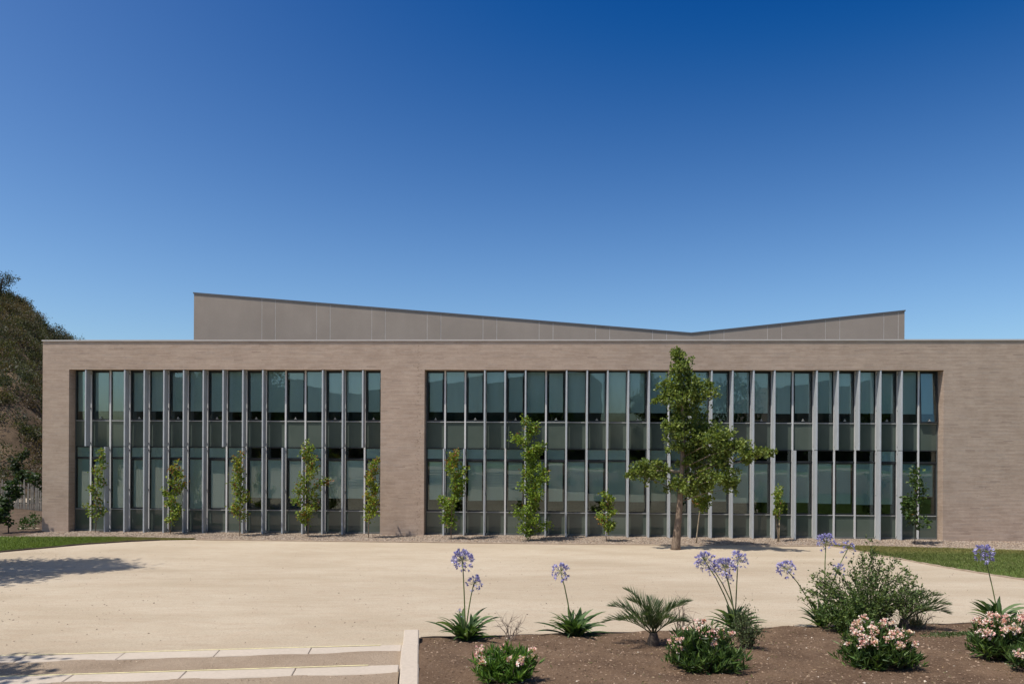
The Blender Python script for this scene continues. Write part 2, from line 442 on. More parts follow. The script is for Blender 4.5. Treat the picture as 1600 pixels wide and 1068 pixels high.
edging('bed_edging', [PQ(-4.6, -17.15), PQ(26, -17.15)], 0.012, 0.05, M['edging'], 'thin dark edging along the far side of the planting bed', n=160)

steps = thing('garden_steps', 'wide sandy garden steps with pale kerb stones and yellow nosing lines', 'steps', (0, 0, 0))
def pqbox(mb, p0, p1, q0, q1, z0, z1, ch=0.0):
    A4 = [PQ(p0, q0), PQ(p1, q0), PQ(p1, q1), PQ(p0, q1)]
    if ch <= 0:
        mb.add([(*a, z0) for a in A4] + [(*a, z1) for a in A4], [(0, 3, 2, 1), (4, 5, 6, 7), (0, 1, 5, 4), (1, 2, 6, 5), (2, 3, 7, 6), (3, 0, 4, 7)])
    else:
        B4 = [PQ(p0 + ch, q0 + ch), PQ(p1 - ch, q0 + ch), PQ(p1 - ch, q1 - ch), PQ(p0 + ch, q1 - ch)]
        mb.add([(*a, z0) for a in A4] + [(*a, z1 - ch) for a in A4] + [(*a, z1) for a in B4],
               [(0, 3, 2, 1), (0, 1, 5, 4), (1, 2, 6, 5), (2, 3, 7, 6), (3, 0, 4, 7), (4, 5, 9, 8), (5, 6, 10, 9), (6, 7, 11, 10), (7, 4, 8, 11), (8, 9, 10, 11)])
    return mb
for k in range(6):
    qf = -17.8 - 1.3 * k; zt = 0.76 + 0.12 * k
    # gravelly tread behind each kerb, gently uneven
    ps = np.linspace(-17, -4.84, 90); qs = np.linspace(qf - 1.28, qf - 0.29, 10)
    P_, Q_ = np.meshgrid(ps, qs); X_, Y_ = CA * P_ - SA * Q_, SA * P_ + CA * Q_
    Z_ = zt - 0.004 + 0.006 * np.sin(X_ * 5.1 + Y_ * 3) + 0.005 * np.sin(X_ * 2.3 - Y_ * 7.7) + 0.010 * np.clip((qf - 0.45 - Q_), -0.2, 0.2)
    i = np.arange(89)[None, :] + np.arange(9)[:, None] * 90
    obj('gravel_tread', npmesh('gravel_tread', np.stack([X_.ravel(), Y_.ravel(), Z_.ravel()], 1), np.stack([i, i + 1, i + 91, i + 90], -1).reshape(-1, 4), M['tread'], smooth=True), steps)
    p = -4.845
    while p > -17:
        L = 1.14 + 0.05 * random.random(); jz = random.uniform(-0.006, 0.004); jq = random.uniform(-0.008, 0.008)
        pqbox(MB(), p - L + 0.003, p - 0.002, qf - 0.31 + jq, qf + jq, zt - 0.30, zt + jz, 0.008).build('kerb_stone', M['stone'], steps)
        p -= L
    pqbox(MB(), -16.9, -5.12 - 0.07 * k, qf - 0.025, qf - 0.010, zt + 0.001, zt + 0.006).build('nosing_line', M['yellow'], steps)

wall = thing('garden_wall', 'low stepped wall of pale cast stone blocks beside the steps', 'wall', (0, 0, 0))
for q0, q1, z in ((-18.05, -17.22, 0.815), (-19.27, -18.085, 0.835), (-20.5, -19.305, 0.945), (-21.7, -20.52, 1.08), (-22.9, -21.72, 1.19)):
    pqbox(MB(), -4.83 + random.uniform(-.012, .012), -4.632 + random.uniform(-.006, .016), q0 + 0.012, q1 - 0.012, 0.3, z, 0.014).build('block', M['stone'], wall)

# ------------------------------------------------------------------ the office building
bld = thing('office_building', 'long two storey brick office building with glazed bays behind vertical fins', 'building', (0, 0, 0))
XL, XC, XR = -19.54, (-6.21, -4.52), 14.89       # left corner, middle pier, right pier
XO = -18.48; XE = 25.0
ZL, ZT = 6.34, 7.43                               # lintel underside and wall top
GY = 0.42                                         # glass plane
c = MB(); r = 0.0055
c.box(XL + r, XO - r, r, GY + 0.06, -0.3, ZL + r)
c.box(XC[0] + r, XC[1] - r, r, GY + 0.06, -0.3, ZL + r)
c.box(XR + r, XE, r, GY + 0.06, -0.3, ZL + r)
c.box(XL + r, XE, r, GY + 0.06, ZL + r, ZT)
c.build('wall_core', M['mortar'], bld)

def bricks():
    ch, gap = ZL / 127.0, 0.0115
    B = []; rgb = np.random.default_rng(8)
    n = int(round(ZT / ch)) + 1
    for k in range(-1, n):
        z0 = k * ch + 0.002; z1 = min(z0 + ch - gap, ZT - 0.002)
        if z1 <= z0 + 0.005: continue
        segs = [(XL, XO), XC, (XR, XE)] if k < 127 else [(XL, XE)]
        for a, b in segs: B.append((a, b, z0, z1))
    B = np.array(B); m = len(B)
    rg = np.random.default_rng(3)
    y0 = rg.normal(0, 0.0003, m); dz = rg.normal(0, 0.0003, m)
    V = np.zeros((m, 8, 3))
    for i, (xx, yy, zz) in enumerate(((0, 0, 0), (1, 0, 0), (1, 1, 0), (0, 1, 0), (0, 0, 1), (1, 0, 1), (1, 1, 1), (0, 1, 1))):
        V[:, i, 0] = B[:, xx]; V[:, i, 1] = GY + 0.05 if yy else y0; V[:, i, 2] = B[:, 2 + zz] + dz
    F = np.array([(0, 3, 2, 1), (4, 5, 6, 7), (0, 1, 5, 4), (1, 2, 6, 5), (2, 3, 7, 6), (3, 0, 4, 7)])
    F = (F[None] + (np.arange(m) * 8)[:, None, None]).reshape(-1, 4)
    return npmesh('brickwork', V.reshape(-1, 3), F, M['brick'])
kind(obj('brickwork', bricks(), bld), 'stuff')
x = XL - 0.03
while x < XE:                                     # coping in lengths
    e = min(x + 3.0, XE)
    MB().box(x + 0.002, e - 0.002, -0.035, GY + 0.1, ZT + 0.004, ZT + 0.055).build('coping', M['coping'], bld); x = e
# shell of the rooms behind the glass
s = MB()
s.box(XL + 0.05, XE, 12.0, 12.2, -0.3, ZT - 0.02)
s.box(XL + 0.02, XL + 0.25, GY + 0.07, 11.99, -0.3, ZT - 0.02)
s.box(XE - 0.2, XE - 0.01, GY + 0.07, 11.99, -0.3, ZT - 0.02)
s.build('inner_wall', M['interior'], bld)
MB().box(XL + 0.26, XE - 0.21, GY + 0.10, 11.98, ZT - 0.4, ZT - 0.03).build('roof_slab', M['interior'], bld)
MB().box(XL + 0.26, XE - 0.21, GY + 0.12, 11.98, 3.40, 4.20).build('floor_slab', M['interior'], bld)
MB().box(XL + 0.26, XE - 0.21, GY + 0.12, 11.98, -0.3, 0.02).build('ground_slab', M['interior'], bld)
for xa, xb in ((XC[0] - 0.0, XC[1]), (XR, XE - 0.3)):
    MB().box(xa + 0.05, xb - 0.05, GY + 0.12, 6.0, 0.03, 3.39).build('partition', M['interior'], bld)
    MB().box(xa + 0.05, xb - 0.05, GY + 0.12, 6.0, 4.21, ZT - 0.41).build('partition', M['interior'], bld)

# glazing
MOD = 0.78
ML = [-17.83 + MOD * i for i in range(15)]
MR = [-3.772 + MOD * i for i in range(24)]
U_NO_L = {1, 10, 11}; L_NO_L = {0, 7, 14}
U_NO_R = {0, 1, 5, 11, 17, 23}; L_NO_R = {3, 8, 19, 20, 23}
DARK_L = {9, 10, 13, 14}; DARK_R = {5, 7, 10, 14, 16, 17, 18, 19, 20, 21, 23, 24}
Z_BASE, Z_SILL, Z_CL, Z_MID, Z_US, Z_HEAD = 0.0, 0.88, 2.89, 3.34, 4.36, ZL
shared = {}
def cached(key, fn):
    if key not in shared: shared[key] = fn()
    return shared[key]

def window(x0, x1, z0, z1, sash, blind_to, tilt=0.0, handle=False, by=0.06):
    w, h = round(x1 - x0, 3), round(z1 - z0, 3)
    fw = 0.05 if sash else 0.014
    def fr():
        mb = MB(); d0, d1 = -0.02, 0.05
        mb.box(-w / 2, -w / 2 + fw, d0, d1, -h, 0).box(w / 2 - fw, w / 2, d0, d1, -h, 0)
        mb.box(-w / 2 + fw, w / 2 - fw, d0, d1, -fw, 0).box(-w / 2 + fw, w / 2 - fw, d0, d1, -h, -h + fw)
        return mb.mesh('window', M['dark'])
    wo_ = obj('window', cached(('f', w, h, sash), fr), bld, ((x0 + x1) / 2, GY, z1))
    wo_.rotation_euler = (math.radians(tilt), 0, 0)
    def gl():
        return MB().box(-w / 2 + fw - 0.004, w / 2 - fw + 0.004, -0.004, 0.004, -h + fw - 0.004, -fw + 0.004).mesh('pane', M['glass'])
    po = obj('pane', cached(('g', w, h, sash), gl), wo_)
    po.rotation_euler = (math.radians(random.gauss(0, 0.20)), 0, math.radians(random.gauss(0, 0.22)))
    if blind_to is not None:
        bh = round(z1 - blind_to, 2)
        inset = 0.045 if sash else 0.012
        def bl():
            mb = MB(); k = 8
            V = []; F = []
            for i in range(k + 1):
                zz = -0.01 - (bh - 0.02) * i / k; yy = by + 0.004 * math.sin(i * 1.3 + w * 40)
                V += [(-w / 2 + fw + inset, yy, zz), (w / 2 - fw - inset, yy, zz), (w / 2 - fw - inset, yy + 0.003, zz), (-w / 2 + fw + inset, yy + 0.003, zz)]
            for i in range(k):
                F += [(4 * i + j, 4 * i + (j + 1) % 4, 4 * i + 4 + (j + 1) % 4, 4 * i + 4 + j) for j in range(4)]
            mb.add(V, F); mb.box(-w / 2 + fw + inset, w / 2 - fw - inset, by - 0.007, by + 0.011, -bh - 0.012, -bh + 0.012)
            return mb.mesh('blind', M['blind'])
        bo = obj('blind', cached(('b', w, bh, sash, by), bl), wo_)
        if tilt: bo.rotation_euler = (-math.radians(tilt), 0, 0)
    if handle:
        def hd(): return MB().box(-0.045, 0.045, -0.05, -0.021, -h + fw + 0.01, -h + fw + 0.035).box(-0.012, 0.012, -0.06, -0.021, -h + fw + 0.036, -h + fw + 0.09).mesh('handle', M['transom_light'])
        obj('handle', cached(('h', w, h), hd), wo_)
    return wo_

def fin(x, z0, z1):
    h = round(z1 - z0, 3)
    def fm():
        t, y0, y1, c_ = 0.029, 0.012, 0.300, 0.006
        mb = MB(); out = [(-t, y0 + c_), (-t + c_, y0), (t - c_, y0), (t, y0 + c_), (t, y1), (-t, y1)]
        V = [(a, b, 0) for a, b in out] + [(a, b, h) for a, b in out]
        return mb.add(V, [(0, 1, 2, 3, 4, 5)[::-1], (6, 7, 8, 9, 10, 11)] + [(i, (i + 1) % 6, 6 + (i + 1) % 6, 6 + i) for i in range(6)]).mesh('fin', M['alu'])
    o = obj('fin', cached(('fin', h), fm), bld, (x, 0, z0)); o.rotation_euler = (0, 0, math.radians(random.gauss(0, 0.35)))
    def bm(): return MB().box(-0.012, 0.012, 0.301, GY - 0.056, -0.03, 0.03).mesh('bracket', M['dark'])
    for zz in (0.12, h * 0.5, h - 0.12): obj('bracket', cached('br', bm), o, (0, 0, zz))

def bay(x0, x1, mull, dark, u_no, l_no, right):
    E_ = [x0] + mull + [x1]; n = len(E_) - 1; g = 0.028
    for i in range(n):
        a, b = E_[i] + g, E_[i + 1] - g
        sash = (i % 2 == (0 if right else 1))
        last = right and i == n - 1
        window(a, b, Z_US + 0.02, Z_HEAD - 0.035, sash or last, 4.75 + random.uniform(-0.012, 0.012), tilt=(-3.2 if last else 0), handle=sash or last)
        if right: bz = 1.36 + random.choice((0, 0, 0.02, -0.03)) if i < 21 else 1.30 + 0.02 * i - 0.42
        else: bz = 1.37 + random.uniform(-0.01, 0.01) if i >= 9 else 0.93
        if right and i >= 23: bz = 1.62
        window(a, b, Z_SILL + 0.02, Z_CL - 0.025, sash or last, bz, handle=False)
        window(a, b, Z_CL + 0.025, Z_MID - 0.015, False, None if i in dark else Z_CL + 0.05, by=0.03)
        for z0, z1 in ((Z_MID + 0.015, Z_US - 0.02), (Z_BASE + 0.07, Z_SILL - 0.015)):
            w, h = round(b - a, 3), round(z1 - z0, 3)
            o = obj('spandrel_panel', cached(('s', w, h), lambda: MB().box(-w / 2, w / 2, -0.008, 0.02, 0, h).mesh('spandrel_panel', M['spandrel'])), bld, ((a + b) / 2, GY, z0))
            o.rotation_euler = (math.radians(random.gauss(0, 0.12)), 0, math.radians(random.gauss(0, 0.15)))
    for i, x in enumerate(mull):
        MB().box(x - 0.031, x + 0.031, GY - 0.055, GY + 0.06, 0.0, Z_HEAD - 0.003).build('mullion', M['mull'], bld)
        if i not in u_no: fin(x, Z_MID + 0.012, Z_HEAD - 0.012)
        if i not in l_no: fin(x, -0.03, Z_MID - 0.012)
    for x in (x0 + 0.012, x1 - 0.012):
        MB().box(x - 0.0135, x + 0.0135, GY - 0.04, GY + 0.055, 0.0, Z_HEAD - 0.003).build('jamb', M['transom'], bld)
    for z, hh, mt in ((0.035, 0.035, 'transom'), (Z_SILL, 0.014, 'transom_light'), (Z_CL, 0.024, 'dark'), (Z_MID, 0.014, 'dark'), (Z_US, 0.016, 'transom_light'), (Z_HEAD - 0.020, 0.014, 'dark')):
        MB().box(x0 + 0.027, x1 - 0.027, GY - 0.045, GY + 0.055, z - hh, z + hh).build('transom', M[mt], bld)
bay(XO + 0.012, XC[0] - 0.012, ML, DARK_L, U_NO_L, L_NO_L, False)
bay(XC[1] + 0.012, XR - 0.012, MR, DARK_R, U_NO_R, L_NO_R, True)

# upper roof volume set back behind the parapet, butterfly roofline
def roofz(x): return np.interp(x, [-16.44, 6.78, 16.35], [10.58, 8.66, 9.67])
RY = 6.0
rv = MB(); rx = [-16.40, 6.78, 16.31]
V = [(x, RY + 0.006, 7.0) for x in rx] + [(x, RY + 0.006, roofz(x) - 0.03) for x in rx] + [(x, RY + 14, 7.0) for x in rx] + [(x, RY + 14, roofz(x) - 0.03) for x in rx]
rv.add(V, [(0, 1, 4, 3), (1, 2, 5, 4), (7, 6, 9, 10), (8, 7, 10, 11), (3, 4, 10, 9), (4, 5, 11, 10), (6, 0, 3, 9), (2, 8, 11, 5), (0, 6, 7, 1), (1, 7, 8, 2)])
rv.build('roof_volume', M['joint'], bld)
js = [-16.44]
k = -13.18
while k < 16.2:
    for j in (k, k + 0.64):
        if -16.3 < j < 16.2: js.append(j)
    k += 2.60
js = sorted(js) + [16.35]
for a, b in zip(js[:-1], js[1:]):
    xsn = [a + 0.012] + ([6.78] if a < 6.78 < b else []) + [b - 0.012]; m = len(xsn); dy = random.uniform(-0.002, 0.002)
    V = [(x, RY + dy, 7.0) for x in xsn] + [(x, RY + dy, roofz(x) - 0.035) for x in xsn] + [(x, RY + 0.010, 7.0) for x in xsn] + [(x, RY + 0.010, roofz(x) - 0.035) for x in xsn]
    F = []
    for i in range(m - 1):
        F += [(i, i + 1, m + i + 1, m + i), (2 * m + i + 1, 2 * m + i, 3 * m + i, 3 * m + i + 1), (m + i, m + i + 1, 3 * m + i + 1, 3 * m + i)]
    F += [(0, m, 3 * m, 2 * m), (m - 1, 3 * m - 1, 4 * m - 1, 2 * m - 1)]
    MB().add(V, F).build('facade_panel', M['stucco'], bld)
for a, b in ((-16.46, 6.78), (6.78, 16.37)):
    V = [(x, y, roofz(x) + d) for d in (-0.034, 0.03) for x, y in ((a, RY - 0.03), (b, RY - 0.03), (b, RY + 14.02), (a, RY + 14.02))]
    MB().add(V, [(0, 3, 2, 1), (4, 5, 6, 7), (0, 1, 5, 4), (1, 2, 6, 5), (2, 3, 7, 6), (3, 0, 4, 7)]).build('roof_flashing', M['darkcoping'], bld)

# ------------------------------------------------------------------ foliage tools
def nrm(v): return v / np.maximum(np.linalg.norm(v, axis=1, keepdims=True), 1e-9)
def leaf_arrays(P, Dv, L, W, cols, rg, wpos=0.45, fold=0.25, flat=0.0):
    n = len(P); Dv = nrm(Dv)
    rv_ = rg.normal(size=(n, 3)); rv_[:, 2] += flat
    S = nrm(np.cross(Dv, rv_)); U = np.cross(S, Dv)
    L = np.broadcast_to(L, n)[:, None]; W = np.broadcast_to(W, n)[:, None]
    mid = P + Dv * L * wpos
    V = np.stack([P, mid + S * W / 2 + U * W * fold, P + Dv * L, mid - S * W / 2 + U * W * fold], 1).reshape(-1, 3)
    F = (np.array([(0, 1, 2), (0, 2, 3)])[None] + (np.arange(n) * 4)[:, None, None]).reshape(-1, 3)
    return V, F, np.repeat(cols, 4, axis=0)
def pal(rg, n, cols, w=None, var=0.18):
    cols = np.array(cols); i = rg.choice(len(cols), n, p=None if w is None else np.array(w) / np.sum(w))
    return cols[i] * np.clip(1 + rg.normal(0, var, (n, 1)), 0.5, 1.7)
def join(parts):
    V, F, C = [], [], []; o = 0
    for v, f, c_ in parts: V.append(v); F.append(f + o); C.append(c_); o += len(v)
    return np.concatenate(V), np.concatenate(F), np.concatenate(C)
def blob_points(rg, c_, r_, n, sub=9, tight=0.33):
    """points gathered in small tufts spread through an ellipsoid"""
    d = nrm(rg.normal(size=(sub, 3))) * (rg.random((sub, 1)) ** 0.45)
    cc = np.array(c_) + d * np.array(r_)
    i = rg.integers(0, sub, n); g = rg.normal(size=(n, 3)) * tight * np.mean(r_)
    P = cc[i] + g
    return P, P - np.array(c_)
GREEN = [(0.15, 0.22, 0.03), (0.11, 0.175, 0.024), (0.19, 0.25, 0.035), (0.26, 0.30, 0.045)]
DEEP = [(0.040, 0.075, 0.018), (0.06, 0.10, 0.024), (0.085, 0.13, 0.03)]
AUTUMN = [(0.28, 0.23, 0.035), (0.30, 0.16, 0.035), (0.20, 0.10, 0.035)]

# ------------------------------------------------------------------ young trees along the facade
SAPG = 'young trees planted along the glazed facade'
def sapling(X, Y, H, base, hw, nleaf, label, seed, warm=0.1, top_warm=0.0, leafL=0.085, lean=0.0, bulge=None, stake=False, bark='bark', trunk_r=0.018, pal_=GREEN, sub=None):
    rg = np.random.default_rng(seed)
    t = thing('young_tree', label, 'tree', (X, Y, g1(X, Y)), 0, SAPG)
    n = 9; zz = np.linspace(-0.05, H * 0.94, n); wob = np.cumsum(rg.normal(0, 0.018, (n, 2)), 0); wob[0] = 0
    pts = [(wob[i, 0] + lean * zz[i] / H, wob[i, 1], zz[i]) for i in range(n)]
    mb = MB().tube(pts, [trunk_r * (1 - 0.75 * i / (n - 1)) for i in range(n)], 7)
    nb = max(9, int((H - base) * 7)); parts = []; per = nleaf // nb
    for k in range(nb):
        f = k / (nb - 1); z = base + (H - base) * f
        prof = bulge(f) if bulge else (0.35 + 0.65 * math.sin(math.pi * min(1, (1 - f) * 0.75 + 0.18))) * (1 - 0.55 * f)
        prof *= rg.uniform(0.55, 1.15)
        if rg.random() < 0.12: prof *= 1.35
        a = rg.uniform(0, 2 * math.pi); ln = hw * prof * rg.uniform(0.75, 1.1)
        cx_ = np.interp(z, zz, [p[0] for p in pts]); cy_ = np.interp(z, zz, [p[1] for p in pts])
        z0 = max(base * 0.8, z - 0.28 * ln - 0.1); rise = rg.uniform(0.25, 0.6)
        tip = np.array([cx_ + math.cos(a) * ln, cy_ + math.sin(a) * ln, z0 + ln * rise + 0.12])
        st = np.array([cx_, cy_, z0])
        mb.tube([st, (st + tip) / 2 + np.array([0, 0, 0.03]), tip], [0.008, 0.006, 0.003], 4, cap=False)
        m = max(12, int(1.75 * per * (0.45 + prof)))
        s_ = rg.random(m) ** 0.7
        P = st + (tip - st) * s_[:, None] + rg.normal(0, 0.045 + 0.04 * hw, (m, 3)) * np.array([1, 1, 1.1])
        Dv = (P - st) * np.array([1, 1, 0.2]) + rg.normal(0, 0.25, (m, 3)) + np.array([0, 0, -0.05])
        wm = warm + top_warm * max(0, f - 0.65) / 0.35
        if rg.random() < 0.12 and warm > 0.025: wm += 0.25
        cl = pal(rg, m, pal_); au = rg.random(m) < wm; cl[au] = pal(rg, int(au.sum()), AUTUMN)
        parts.append(leaf_arrays(P, Dv, leafL * 1.12 * rg.uniform(0.7, 1.25, m), leafL * 0.95 * rg.uniform(0.7, 1.2, m), cl, rg, 0.5, 0.2, 0.6))
    mb.build('trunk', M[bark], t, True)
    V, F, C = join(parts); obj('crown', npmesh('crown', V, F, M['leaf'], C), t)
    if stake:
        st_ = MB().tube([(0.05, 0.03, -0.2), (0.075 + lean * 0.5, 0.03, H * 0.62)], 0.020, 8).build('stake', M['stake'], t, True)
        for hz in (0.28, 0.5): MB().tube([(0.02, 0.015, H * hz), (0.09, 0.015, H * hz + 0.01), (0.09, 0.05, H * hz + 0.01), (0.0, 0.05, H * hz)], 0.012, 5).build('tie', M['tie'], t)
    return t
thin = lambda f: (1.1 - 0.7 * f) * (0.8 + 0.2 * math.sin(f * 19))
sapling(-17.31, -0.15, 3.15, 0.65, 0.40, 430, 'wispy young tree by the brick pier at the hill end', 21, 0.08, 0.0, lean=0.18, bulge=thin, trunk_r=0.016)
sapling(-14.17, -0.42, 2.65, 0.55, 0.50, 720, 'young tree with rusty top shoot in front of an unbroken fin row', 22, 0.05, 0.55, lean=0.12)
sapling(-11.35, -0.76, 3.05, 0.75, 0.55, 700, 'young tree with bronze tinted upper leaves and a forked lower crown', 23, 0.18, 0.25, lean=-0.05)
sapling(-8.77, -0.74, 3.45, 0.60, 0.72, 1050, 'bushy young tree with reddish brown patch on its lower crown', 24, 0.16, 0.0, lean=0.0)
sapling(-6.42, -0.95, 2.85, 0.80, 0.46, 760, 'yellowish green young tree overlapping the middle brick pier', 25, 0.12, 0.25, pal_=[(0.20, 0.26, 0.025), (0.26, 0.28, 0.03), (0.13, 0.20, 0.022)], lean=0.06)
sapling(-3.32, -1.16, 3.20, 0.60, 0.72, 1250, 'full young tree with orange tip, next right of the middle brick pier', 26, 0.03, 0.55, lean=0.04, pal_=[(0.175, 0.26, 0.03), (0.23, 0.30, 0.038), (0.12, 0.185, 0.024)])
sapling(-0.44, -1.10, 4.35, 0.30, 0.92, 2300, 'tallest bright green young tree with a conical crown to the ground', 27, 0.02, 0.05, lean=-0.08, pal_=[(0.175, 0.26, 0.03), (0.23, 0.30, 0.038), (0.115, 0.18, 0.024)])
sapling(2.34, -1.33, 1.68, 0.50, 0.48, 560, 'short dense young tree standing left of the large tree', 28, 0.04, 0.0)
sapling(5.52, -1.43, 2.65, 1.35, 0.75, 850, 'young tree on a pale bare stem behind the large tree', 29, 0.04, 0.0, lean=0.25, bark='barkpale', trunk_r=0.028, stake=False)
sapling(8.58, -0.81, 1.95, 1.00, 0.34, 230, 'thin staked young tree with a small leaf tuft', 30, 0.03, 0.0, stake=True)
sapling(13.25, -1.25, 2.65, 0.75, 0.72, 300, 'sparse dark leaved young tree by the right brick pier', 31, 0.02, 0.0, leafL=0.125, pal_=DEEP, bulge=lambda f: 1.0 - 0.7 * f, bark='barkdark')

# ------------------------------------------------------------------ the large tree on the sand
def large_tree():
    S = 46.6; rg = np.random.default_rng(5)
    X0, Y0 = 4.47, -3.15
    t = thing('ginkgo_tree', 'tall irregular green tree with bare leaning trunk rooted in the sand', 'tree', (X0, Y0, g1(X0, Y0)))
    L = lambda x, y, d=0.0: np.array([(x - 1055) / S, d, (857.4 - y) / S])
    tr = MB()
    tr.tube([L(1055, 862), L(1055.5, 851), L(1058, 825), L(1061, 790), L(1064, 740), L(1066, 690), L(1064, 630), L(1061, 580), L(1060, 545)],
            [0.19, 0.152, 0.12, 0.10, 0.085, 0.064, 0.046, 0.028, 0.01], 14)
    trunk = tr.build('trunk', M['bark'], t, True)
    # clusters: centre px, radii px, depth m, leaves
    CL = [((1059, 553), (8, 15), 0.0, 240), ((1061, 573), (17, 17), 0.0, 430), ((1066, 597), (24, 17), 0.1, 560), ((1093, 612), (21, 15), -0.1, 430), ((1107, 604), (8, 9), 0.0, 100),
          ((1041, 613), (13, 14), 0.1, 240), ((1030, 623), (9, 5), 0.2, 80), ((1060, 625), (25, 14), 0.0, 480), ((1085, 637), (25, 11), 0.3, 330), ((1066, 655), (20, 14), 0.2, 360),
          ((1046, 664), (17, 8), -0.2, 230), ((1066, 683), (24, 14), 0.0, 450), ((1095, 672), (24, 18), 0.4, 520), ((1118, 688), (22, 19), -0.4, 520), ((1085, 700), (20, 15), 0.2, 380),
          ((1140, 697), (20, 9), -0.6, 260), ((1164, 706), (18, 5.5), -0.8, 230), ((1184, 706), (8, 4.5), -0.9, 90), ((1104, 715), (20, 15), 0.3, 360), ((1072, 722), (14, 14), 0.1, 240),
          ((1125, 742), (19, 14), -0.4, 330), ((1094, 745), (18, 15), 0.0, 300), ((1066, 757), (20, 11), -0.2, 330), ((1090, 764), (17, 9), 0.1, 230), ((1137, 760), (9, 10), -0.4, 120),
          ((1122, 716), (18, 13), -0.2, 260), ((1050, 700), (10, 8), -0.2, 110), ((1153, 716), (5, 8), -0.7, 60), ((1042, 762), (4, 7), 0, 30),
          ((1010, 736), (25, 13), -0.2, 620), ((987, 740), (11, 8), -0.3, 170), ((1033, 733), (13, 9), -0.1, 200), ((1010, 724), (15, 6), -0.3, 130)]
    parts = []
    for (cx_, cy_), (rx_, ry_), d, n in CL:
        c_ = L(cx_, cy_, d); n = int(n * (2.2 if cx_ > 1082 and cy_ > 660 else 1.55))
        P, O = blob_points(rg, c_, (1.15 * rx_ / S, 0.8 * rx_ / S + 0.05, 1.15 * ry_ / S), n, sub=max(7, n // 24), tight=0.17)
        Dv = nrm(O) * 0.6 + rg.normal(0, 0.6, (n, 3)) + np.array([0, 0, 0.15])
        cl = pal(rg, n, [(0.165, 0.21, 0.042), (0.125, 0.172, 0.034), (0.215, 0.25, 0.052), (0.095, 0.135, 0.028)], var=0.2)
        parts.append(leaf_arrays(P, Dv, rg.uniform(0.065, 0.105, n), rg.uniform(0.07, 0.11, n), cl, rg, 0.75, 0.2, 0.4))
        # limb from the trunk to the cluster
        zt = max(1.6, c_[2] - 0.35 * abs(c_[0]) - 0.1); tx = np.interp(zt, [0, 1.4, 3.6, 6.7], [0, 0.13, 0.23, 0.1])
        st = np.array([tx, 0, zt])
        if np.linalg.norm(c_ - st) > 0.35 and rx_ > 7:
            mid = (st + c_) / 2 + np.array([0, 0, 0.06])
            MB().tube([st, mid, c_], [0.020, 0.011, 0.004], 6).build('limb', M['bark'], t, True)
    for (a, b, d) in (((1064, 737), (1012, 737), -0.2), ((1012, 737), (985, 741), -0.3)):
        MB().tube([L(*a, 0 if a[0] > 1050 else d), L((a[0] + b[0]) / 2, a[1] - 3, d / 2), L(*b, d)], [0.055, 0.045, 0.03] if a[0] > 1050 else [0.03, 0.02, 0.008], 7).build('limb', M['barkpale'], t, True)
    V, F, C = join(parts); obj('crown', npmesh('crown', V, F, M['leaf'], C), t)
large_tree()

# ------------------------------------------------------------------ broad trees beside and behind the court
def broad_tree(X, Y, H, crown_z, R, n, label, seed, leafL=0.22, pal_=DEEP, group=None, rz=None):
    rg = np.random.default_rng(seed); z0 = g1(X, Y)
    t = thing('broad_tree', label, 'tree', (X, Y, z0), 0, group)
    mb = MB().tube([(0, 0, -0.2), (0.05, 0, crown_z * 0.6), (0.1, 0.05, crown_z), (0.0, 0.1, H * 0.8)], [0.05 * R + 0.06, 0.04 * R + 0.05, 0.05 * R, 0.03], 10)
    parts = []; m = 22
    for k in range(m):
        a = rg.uniform(0, 6.283); f = rg.random(); z = crown_z + (H - crown_z) * (0.1 + 0.85 * f)
        rr = R * math.sqrt(max(0.05, 1 - (2 * f - 0.8) ** 2 * 0.75)) * rg.uniform(0.45, 0.85)
        c_ = np.array([math.cos(a) * rr, math.sin(a) * rr, z])
        mb.tube([(0.05, 0, crown_z * 0.85 + 0.3 * (z - crown_z)), tuple(c_ * np.array([0.5, 0.5, 0.97])), tuple(c_)], [0.06, 0.04, 0.015], 5, cap=False)
        P, O = blob_points(rg, c_, (R * 0.36, R * 0.36, (H - crown_z) * 0.16), n // m, sub=12, tight=0.26)
        q = len(P); parts.append(leaf_arrays(P, nrm(O) + rg.normal(0, 0.5, (q, 3)), leafL * rg.uniform(0.7, 1.2, q), leafL * 0.6 * rg.uniform(0.7, 1.2, q), pal(rg, q, pal_), rg, 0.5, 0.2, 0.5))
    mb.build('trunk', M['barkdark'], t, True); V, F, C = join(parts); obj('crown', npmesh('crown', V, F, M['leaf'], C), t)
broad_tree(-16.7, -11.4, 9.4, 4.2, 2.9, 10000, 'broad tree standing off the hill side of the sand court', 61)
broad_tree(-9.6, -22.1, 6.4, 2.8, 2.2, 13000, 'round headed tree standing beside the garden steps', 62, leafL=0.16)
for i, (x, y, h, r_, lb) in enumerate(((-30, -46, 8, 3.4, 'dark tree behind the viewpoint near the far stucco block'), (-15, -49, 6, 3.0, 'low tree behind the viewpoint before the far stucco block'),
        (14, -44, 7.5, 3.2, 'tree behind the viewpoint in the gap between the far blocks'), (20, -50, 9, 3.6, 'taller tree behind the viewpoint in the gap between far blocks'),
        (33, -45, 6.5, 3.0, 'tree behind the viewpoint before the smaller far block'), (1, -52, 6.5, 3.2, 'tree behind the viewpoint at the corner of far block'))):
    broad_tree(x, y, h, 2.2, r_, 2600, lb, 70 + i, leafL=0.34, group='trees across the court')

